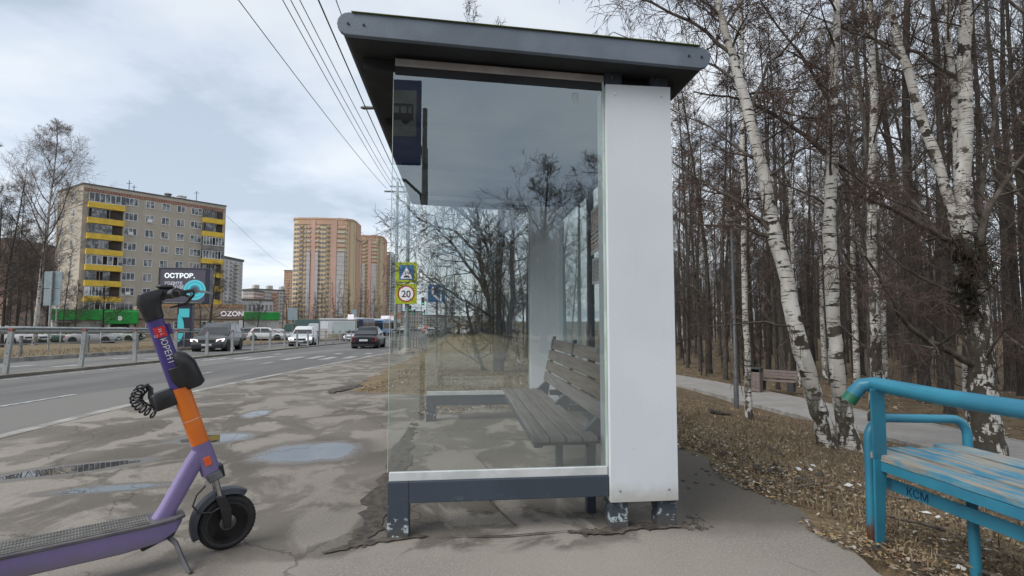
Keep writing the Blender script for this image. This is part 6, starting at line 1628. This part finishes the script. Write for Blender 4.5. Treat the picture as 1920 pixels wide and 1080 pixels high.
for i, (px, py, Y) in enumerate(((838,500,75),(848,530,100),(852,520,125),(800,560,180),(826,560,150),(845,555,165),(620,520,150),(753,540,200))):
    p = P(px, py, Y); b = Lz(Y)-.1; t = thing('street_lamp', 'distant street lamp pole far down the road', 'street lamp', (p.x, Y, b), 0, 'distant street lamps'); h = p.z-b
    mb = MB(); mb.tube([(0,0,-.2),(0,0,h)], [.12,.07], 6); mb.build('pole', M_galvd, t); mb = MB(); mb.box(-1.4,.1,-.06,.06,h-.02,h+.10); mb.build('arm', M_galvd, t)
# distant low blocks closing the street
for i, (px0, px1, Y, yt, m) in enumerate(((752,790,420,585,M_cream),(788,832,520,592,M_white_b),(830,900,600,594,M_cream))):
    block('low_block', ['low cream building at the end of the road, left of the lane sign','low white building at the end of the road behind the lane sign','low cream building at the end of the road right of the lane sign'][i], px0, px1, Y, Y, yt, 20, m, 3, 8, wm=M_wfar, cat='building')
# far stop shelter, pylon, small signs across the road
q = P(606, 640, 62); fs_ = thing('bus_shelter', 'small grey bus shelter on the far side of the road', 'bus shelter', (q.x-.5, 62, Lz(62)-.1))
mb = MB(); mb.box(0,4.2,0,1.6,2.35,2.5); mb.build('roof', M_galvd, fs_)
for x in (0,4.1): 
    mb = MB(); mb.box(x,x+.1,0,.1,0,2.35); mb.build('post', M_galvd, fs_)
mb = MB(); mb.box(.1,1.0,.02,.08,.3,2.3); mb.build('side_panel', M_white, fs_)
mb = MB(); mb.box(1.1,4.1,1.5,1.53,.4,2.3); mb.build('back_glass', M_glass2, fs_)
mb = MB(); mb.box(1.2,3.6,.9,1.3,.45,.5); mb.build('seat', M_slat, fs_)
mb = MB(); mb.box(3.2,3.9,.1,.2,2.52,3.1); mb.build('stop_plate', M_sw, fs_)
for (px, yt, yb, w, Y, lab, m) in ((664,580,605,1.0,110,'tall pale advertising pylon above the buses',M_sback),(549,577,600,1.2,70,'pale blue sign back right of the small green shop',M_sback),(728,592,600,3.0,110,'white board with dark figures above the buses',M_sw),(742,586,598,2.2,115,'orange advertising board above the far cars',M_rust)):
    a = P(px, yt, Y); b = P(px, yb, Y); g = Lz(Y)-.1
    t = thing('advert_board', lab, 'sign', (a.x, Y, g)); mb = MB(); mb.box(-w/2,w/2,-.08,.08,b.z-g,a.z-g); mb.build('board', m, t)
    mb = MB(); mb.tube([(0,.12,-.2),(0,.12,a.z-g-.2)], .07, 6); mb.build('post', M_galvd, t)
# ---------------------------------------------------------------- vehicles
def paint(name, c, flake=.0): 
    return mat(name, c, .30, tuple(q*.9 for q in c), 1.5, spec=.4)
M_wsh = mat('car_glass', (.02,.025,.03), .05, (.03,.035,.04), 1, spec=.8)
M_tyr = mat('car_tyre', (.02,.02,.02), .8)
M_rim = mat('alloy_rim', (.42,.43,.44), .35, metal=.6)
M_trim = mat('car_black_trim', (.02,.02,.022), .5)
M_tail = mat('tail_lamp', (.45,.015,.015), .15)
M_head = emat('head_lamp_lit', (1,.90,.88), .9)
M_headoff = mat('head_lamp_clear', (.55,.58,.6), .1)
M_plate = mat('number_plate', (.62,.63,.64), .5)
def car(label, loc, rz, body, L=4.3, Wd=1.7, H=1.43, suv=False, lights=False, group=None, kind='saloon'):
    """nose towards local -Y"""
    t = thing('parked_car' if group and 'parked' in group else 'car', label, 'car', loc, rz, group)
    cl = .17 if not suv else .24; belt = .62*H if not suv else .60*H; hood = belt-.10; dk_ = belt-.04 if kind == 'saloon' else belt
    h = L/2; w = Wd/2
    st_ = [(-h,.80,cl+.10,hood-.30),(-h+.06,.90,cl,hood-.18),(-h+.35,.97,cl-.02,hood-.06),(-h+1.0,1,cl-.02,hood+.02),(-h+L*.30,1,cl-.02,belt),(0,1,cl-.02,belt+.01),(h-L*.25,1,cl-.02,belt+.02),(h-.75,1,cl-.02,dk_+.02),(h-.2,.96,cl,dk_-.02),(h-.03,.90,cl+.02,dk_-.10),(h,.84,cl+.12,dk_-.28)]
    rings = []
    for y, k, zb, zt in st_:
        ww = w*k; m_ = zb+(zt-zb)*.45
        rings.append([(-ww*.90,y,zb),(-ww*.985,y,zb+.10),(-ww,y,m_),(-ww*.975,y,zt-.10),(-ww*.90,y,zt-.01),(-ww*.55,y,zt+.025),(ww*.55,y,zt+.025),(ww*.90,y,zt-.01),(ww*.975,y,zt-.10),(ww,y,m_),(ww*.985,y,zb+.10),(ww*.90,y,zb)])
    mb = MB(); mb.loft(rings); b = mb.build('body', body, t, smooth=True)
    wy0 = -h+L*.245; r0 = -h+L*.42; r1 = h-L*(.33 if kind == 'saloon' else .16); wy1 = h-L*(.16 if kind == 'saloon' else .04)
    cab = []
    for y, k, z in ((wy0,.88,belt-.02),(r0,.74,H-.06),(r0+.25,.73,H),((r0+r1)/2,.73,H+.01),(r1-.1,.73,H-.01),(r1,.73,H-.05),(wy1,.86,belt)):
        cab.append((y,k,z))
    mb = MB(); rings = []
    for y, k, z in cab:
        tt = min(1, max(0,(z-belt)/(H-belt))); kb_ = .90; 
        rings.append([(-w*kb_,y,belt-.03),(-w*(kb_+(k-kb_)*1)*1.0,y,max(z-.05,belt-.02)),(-w*k*.9,y,max(z,belt-.01)),(w*k*.9,y,max(z,belt-.01)),(w*k,y,max(z-.05,belt-.02)),(w*kb_,y,belt-.03)])
    mb.loft(rings); mb.build('cabin', body, t, smooth=True)
    def pane(pts, nm='window', m=M_wsh):
        mb = MB(); c = sum((Vector(p) for p in pts), Vector())/4; n_ = (Vector(pts[1])-Vector(pts[0])).cross(Vector(pts[2])-Vector(pts[0])).normalized()
        if n_.dot(c-Vector((0,0,H*.6))) < 0: n_ = -n_
        mb.loft([[Vector(p)-n_*.01 for p in pts],[Vector(p)+n_*.014 for p in pts]]); return mb.build(nm, m, t)
    pane([(-w*.80,wy0+.07,belt+.04),(w*.80,wy0+.07,belt+.04),(w*.66,r0-.02,H-.10),(-w*.66,r0-.02,H-.10)], 'windshield')
    pane([(-w*.78,wy1-.05,belt+.05),(w*.78,wy1-.05,belt+.05),(w*.64,r1+.02,H-.10),(-w*.64,r1+.02,H-.10)], 'rear_window')
    for s in (-1,1):
        mid = (r0+r1)/2+.05; xb_, xt = s*w*.895, s*w*.745
        pane([(xb_,wy0+.30,belt+.02),(xb_,mid-.04,belt+.03),(xt,mid-.04,H-.11),(xt,r0+.12,H-.12)])
        pane([(xb_,mid+.04,belt+.03),(xb_,wy1-.35,belt+.04),(xt,r1-.12,H-.12),(xt,mid+.04,H-.11)])
        mb = MB(); mb.loft([[(s*w*.93,wy0+.32,belt+.02),(s*w*.93,wy0+.42,belt+.02),(s*w*.93,wy0+.42,belt+.14),(s*w*.93,wy0+.32,belt+.14)],[(s*w*1.14,wy0+.30,belt+.03),(s*w*1.14,wy0+.40,belt+.03),(s*w*1.14,wy0+.40,belt+.15),(s*w*1.14,wy0+.30,belt+.15)]]); mb.build('mirror', body, t, bevel=.02)
        for yy in (-h+L*.19, h-L*.19):
            rr = .30 if not suv else .345
            mb = MB(); mb.lathe([(rr+.055,s*(w-.30)),(rr+.055,s*(w+.004))], (0,yy,rr), 'X', 24); mb.build('wheel_arch', M_trim, t)
            mb = MB(); mb.lathe([(rr*.62,s*(w-.20)),(rr*.98,s*(w-.20)),(rr,s*(w-.1)),(rr*.98,s*(w+.015)),(rr*.66,s*(w+.02))], (0,yy,rr), 'X', 24); wl_ = mb.build('wheel', M_tyr, t)
            mb = MB(); mb.lathe([(.02,s*(w+.012)),(rr*.64,s*(w+.016)),(rr*.66,s*(w-.02))], (0,yy,rr), 'X', 20); mb.build('rim', M_rim, wl_)
        mb = MB(); mb.loft([[(s*w*.50,-h+.03,hood-.30),(s*w*.90,-h+.10,hood-.27),(s*w*.93,-h+.16,hood-.12),(s*w*.55,-h+.06,hood-.17)],[(s*w*.50,-h-.01,hood-.30),(s*w*.93,-h+.05,hood-.27),(s*w*.97,-h+.14,hood-.12),(s*w*.55,-h+.02,hood-.17)]]); mb.build('headlight', M_head if lights else M_headoff, t)
        mb = MB(); mb.loft([[(s*w*.62,h-.10,dk_-.32),(s*w*.93,h-.16,dk_-.32),(s*w*.95,h-.20,dk_-.08),(s*w*.64,h-.14,dk_-.08)],[(s*w*.62,h+.012,dk_-.34),(s*w*.90,h-.01,dk_-.32),(s*w*.94,h-.09,dk_-.08),(s*w*.64,h-.035,dk_-.07)]]); mb.build('tail_light', M_tail, t)
    mb = MB(); mb.box(-w*.48,w*.48,-h-.012,-h+.05,hood-.33,hood-.20); mb.build('grille', M_trim, t)
    mb = MB(); mb.loft([[(-w*.86,-h+.02,cl+.05),(w*.86,-h+.02,cl+.05),(w*.88,-h+.02,cl+.20),(-w*.88,-h+.02,cl+.20)],[(-w*.80,-h-.03,cl+.05),(w*.80,-h-.03,cl+.05),(w*.82,-h-.03,cl+.20),(-w*.82,-h-.03,cl+.20)]]); mb.build('front_bumper', M_trim, t)
    mb = MB(); mb.loft([[(-w*.90,h-.05,cl+.02),(w*.90,h-.05,cl+.02),(w*.90,h-.05,cl+.18),(-w*.90,h-.05,cl+.18)],[(-w*.82,h+.03,cl+.02),(w*.82,h+.03,cl+.02),(w*.84,h+.03,cl+.18),(-w*.84,h+.03,cl+.18)]]); mb.build('rear_bumper', M_trim, t)
    mb = MB(); mb.box(-.26,.26,h-.02,h+.022,dk_-.32,dk_-.20); mb.build('number_plate', M_plate, t)
    mb = MB(); mb.box(-.26,.26,-h-.04,-h+.0,cl+.14,cl+.25); mb.build('number_plate', M_plate, t)
    return t
def rz_(y): return Lz(y)-.133
q = P(682, 652, 33.6); car('black saloon car driving away past the railing', (P(681,650,33.6).x, 35.8, rz_(35.8)), R(180), paint('car_black', (.006,.007,.012)), 4.35, 1.68, 1.42)
q = P(374, 650, 31); car('dark grey SUV with lit headlamps driving towards the viewer beyond the barrier', (P(371,650,30.5).x, 33, Lz(33)-.168), R(9), paint('car_grey', (.085,.088,.092)), 4.6, 1.82, 1.68, suv=True, lights=True, kind='suv')
car('white crossover with lit lamps approaching beyond the barrier', (P(556,646,41).x, 43, Lz(43)-.168), R(7), paint('car_white', (.62,.64,.66)), 4.2, 1.75, 1.57, suv=True, lights=True, kind='suv')
car('white car behind the black saloon in the far carriageway', (P(657,640,62).x, 64, Lz(64)-.168), R(0), MATS['car_white'], 4.3, 1.75, 1.5, kind='suv')
PK = [(20,'dark car parked at the extreme left behind the railing',(.03,.035,.05),55,0),(42,'silver car parked left of the sign backs',(.5,.52,.54),52,1),(120,'dark green car parked right of the sign backs',(.05,.09,.07),56,0),(150,'blue grey car parked in front of the shop shutter',(.12,.16,.22),60,1),(175,'silver grey hatchback parked by the small tree',(.30,.31,.33),54,0),(72,'dark blue car parked behind the birch trunk',(.03,.05,.12),58,1),(228,'light green car parked near the shop door',(.35,.42,.36),62,1),(2,'pale car parked at the left frame edge',(.5,.5,.5),48,1),(500,'white car parked before the right green shop',(.6,.61,.62),66,1),(522,'silver car standing near the blue grey truck',(.4,.42,.44),70,0),(470,'grey car parked below the bare bush',(.2,.2,.22),68,1)]
for i, (px, lab, c, Y, s) in enumerate(PK):
    p = P(px, 625, Y); car(lab, (p.x, Y, Lz(Y)-.08), R(90+(i*37)%30-15), paint('car_paint_%d' % i, c), 4.2, 1.72, 1.45+.15*s, suv=bool(s), group='parked cars across the road', kind='suv' if s else 'saloon')
FR = [(748,130,(.5,.5,.52)),(760,150,(.6,.6,.6)),(838,110,(.06,.06,.07)),(800,120,(.5,.1,.08)),(808,95,(.62,.62,.64)),(818,140,(.2,.2,.22)),(874,100,(.6,.6,.62)),(900,90,(.08,.10,.16)),(920,95,(.55,.55,.57)),(790,170,(.6,.6,.6)),(775,160,(.1,.1,.1))]
for i, (px, Y, c) in enumerate(FR):
    p = P(px, 615, Y); car(['silver car left of the sign post far down the road','white car just right of the lamp post far off','dark car far away right of the lane sign','dark red car far away beyond the glass','white car far away left of the lane sign post','grey car far away behind the lane sign post','white car parked beyond the verge far right','dark car parked beyond the verge behind tree branches','pale car parked beyond the verge left of the spreading trunk','very distant white car at the end of the road','very distant black car at the end of the road'][i], (p.x, Y, (Lz(Y) if px > 860 else Lz(Y)-.1)), R(0 if px < 850 else 80), paint('far_paint_%d' % i, c), 4.3, 1.75, 1.5, group='distant traffic')
def bus(label, px, Y, c, rz=0):
    p = P(px, 625, Y); t = thing('bus', label, 'bus', (p.x, Y, Lz(Y)-.15), R(rz), 'buses waiting across the road')
    mb = MB(); mb.box(-1.25,1.25,0,11,.35,2.95); mb.build('body', c, t, bevel=.12)
    mb = MB(); mb.box(-1.12,1.12,-.03,.0,1.15,2.45); mb.build('windshield', M_wsh, t)
    mb = MB(); mb.box(-1.0,1.0,-.035,.0,2.52,2.8); mb.build('destination_sign', M_sk, t)
    for s in (-1,1):
        for k in range(5):
            mb = MB(); y = .5+k*2.1; mb.box(s*1.25-.02,s*1.25+.02,y,y+1.9,1.3,2.4); mb.build('window', M_wsh, t)
        for y in (2.4,8.2):
            mb = MB(); mb.lathe([(.48,s*1.0),(.48,s*1.27)], (0,y,.48), 'X', 20); mb.build('wheel', M_tyr, t)
        mb = MB(); mb.box(s*.85-.2,s*.85+.2,-.04,.0,.6,.85); mb.build('headlight', M_headoff, t)
    mb = MB(); mb.box(-1.28,1.28,.6,10.5,2.96,3.15); mb.build('roof_unit', M_wfr, t, bevel=.05)
bus('dark blue bus with black windscreen, first of the waiting buses', 664, 78, paint('bus_navy', (.03,.05,.14)))
bus('light blue bus behind the first, above the black saloon', 706, 96, paint('bus_blue', (.16,.32,.52)))
bus('white bus, last of the waiting row', 728, 112, paint('bus_white', (.62,.62,.62)))
def truck(label, px, Y, c1, c2, rz):
    p = P(px, 625, Y); t = thing('truck', label, 'truck', (p.x, Y, Lz(Y)-.1), R(rz))
    mb = MB(); mb.box(-1.1,1.1,1.8,6.6,.8,2.9); mb.build('cargo_box', c2, t, bevel=.03)
    mb = MB(); mb.loft([[(-1.0,0,.5),(1.0,0,.5),(1.0,1.7,.5),(-1.0,1.7,.5)],[(-1.0,.05,1.3),(1.0,.05,1.3),(1.0,1.7,1.3),(-1.0,1.7,1.3)],[(-.9,.5,2.2),(.9,.5,2.2),(.9,1.7,2.2),(-.9,1.7,2.2)]]); mb.build('cab', c1, t, bevel=.05)
    mb = MB(); mb.prism([(-.85,1.32),(.85,1.32),(.78,2.1),(-.78,2.1)], (0,.03,0),(1,0,0),(0,.45,1),(0,.02,0)); mb.build('windshield', M_wsh, t)
    for s in (-1,1):
        for y in (.9,5.2):
            mb = MB(); mb.lathe([(.42,s*.8),(.42,s*1.05)], (0,y,.42), 'X', 16); mb.build('wheel', M_tyr, t)
truck('white box truck parked behind the white crossover', 572, 72, MATS['car_white'], MATS['car_white'], -75)
truck('green box truck parked by the small green shop', 528, 82, paint('truck_green', (.06,.12,.10)), paint('truck_cover', (.10,.17,.16)), -70)
# ---------------------------------------------------------------- people, small and far
def person(label, px, Y, top, trou, skin=(.45,.28,.2), hair=(.03,.02,.015), rz=0, h=1.72):
    p = P(px, 625, Y); t = thing('person', label, 'person', (p.x, Y, Lz(Y)-.08), R(rz)); s = h/1.72
    me = bpy.data.meshes.new('body'); bm = bmesh.new(); sk = {}
    J = dict(pel=(0,0,.93),ch=(0,.0,1.25),nk=(0,0,1.46),hd=(0,-.02,1.56),ht=(0,-.01,1.68),ls=(-.19,0,1.40),le=(-.26,.03,1.13),lh=(-.25,-.06,.88),rs=(.19,0,1.40),re=(.26,.02,1.13),rh=(.25,-.05,.88),lk=(-.10,-.06,.50),la=(-.11,.02,.08),lt=(-.12,-.13,.04),rk=(.10,.02,.50),ra=(.11,.16,.10),rt=(.12,.03,.04),lp=(-.10,0,.88),rp=(.10,0,.88))
    rd = dict(pel=.15,ch=.17,nk=.06,hd=.095,ht=.07,ls=.075,le=.055,lh=.04,rs=.075,re=.055,rh=.04,lk=.065,la=.045,lt=.035,rk=.065,ra=.045,rt=.035,lp=.10,rp=.10)
    E = [('pel','ch'),('ch','nk'),('nk','hd'),('hd','ht'),('ch','ls'),('ls','le'),('le','lh'),('ch','rs'),('rs','re'),('re','rh'),('pel','lp'),('lp','lk'),('lk','la'),('la','lt'),('pel','rp'),('rp','rk'),('rk','ra'),('ra','rt')]
    V = {k: bm.verts.new(Vector(v)*s) for k, v in J.items()}
    for a, b in E: bm.edges.new((V[a], V[b]))
    bm.verts.ensure_lookup_table(); order = list(J.keys()); bm.to_mesh(me); bm.free()
    o = bpy.data.objects.new('body', me); COL.objects.link(o)
    md = o.modifiers.new('skin', 'SKIN'); sv = me.skin_vertices[0].data if me.skin_vertices else None
    if sv is None: return
    for i, k in enumerate(order): sv[i].radius = (rd[k]*s, rd[k]*s*.85)
    sv[0].use_root = True
    o.modifiers.new('sub', 'SUBSURF').levels = 1
    dg = bpy.context.evaluated_depsgraph_get(); dg.update(); m2 = bpy.data.meshes.new_from_object(o.evaluated_get(dg)); bpy.data.objects.remove(o)
    m2.name = 'body'; o = bpy.data.objects.new('body', m2); COL.objects.link(o); o.parent = t
    m2.materials.clear()
    for nm, c in (('skin_tone',skin),('coat_%s' % px,top),('trousers_%s' % px,trou),('hair_dark',hair)): m2.materials.append(mat(nm, c, .8))
    for pl_ in m2.polygons:
        c = pl_.center/s; pl_.use_smooth = True
        pl_.material_index = 3 if (c.z > 1.62 or (c.z > 1.52 and c.y > .03)) else 0 if c.z > 1.47 or (abs(c.x) > .2 and c.z < .93 and c.z > .7) else 1 if c.z > .86 else 2
person('person in a dark coat near the green shop door', 252, 60, (.02,.02,.025), (.02,.02,.03), rz=20)
person('person in black with a bag walking right of the green shop', 264, 61, (.015,.015,.02), (.03,.03,.04), rz=-30)
person('distant person in dark clothes walking on the pavement beyond the lane sign', 861, 80, (.03,.03,.04), (.02,.02,.03), rz=180)
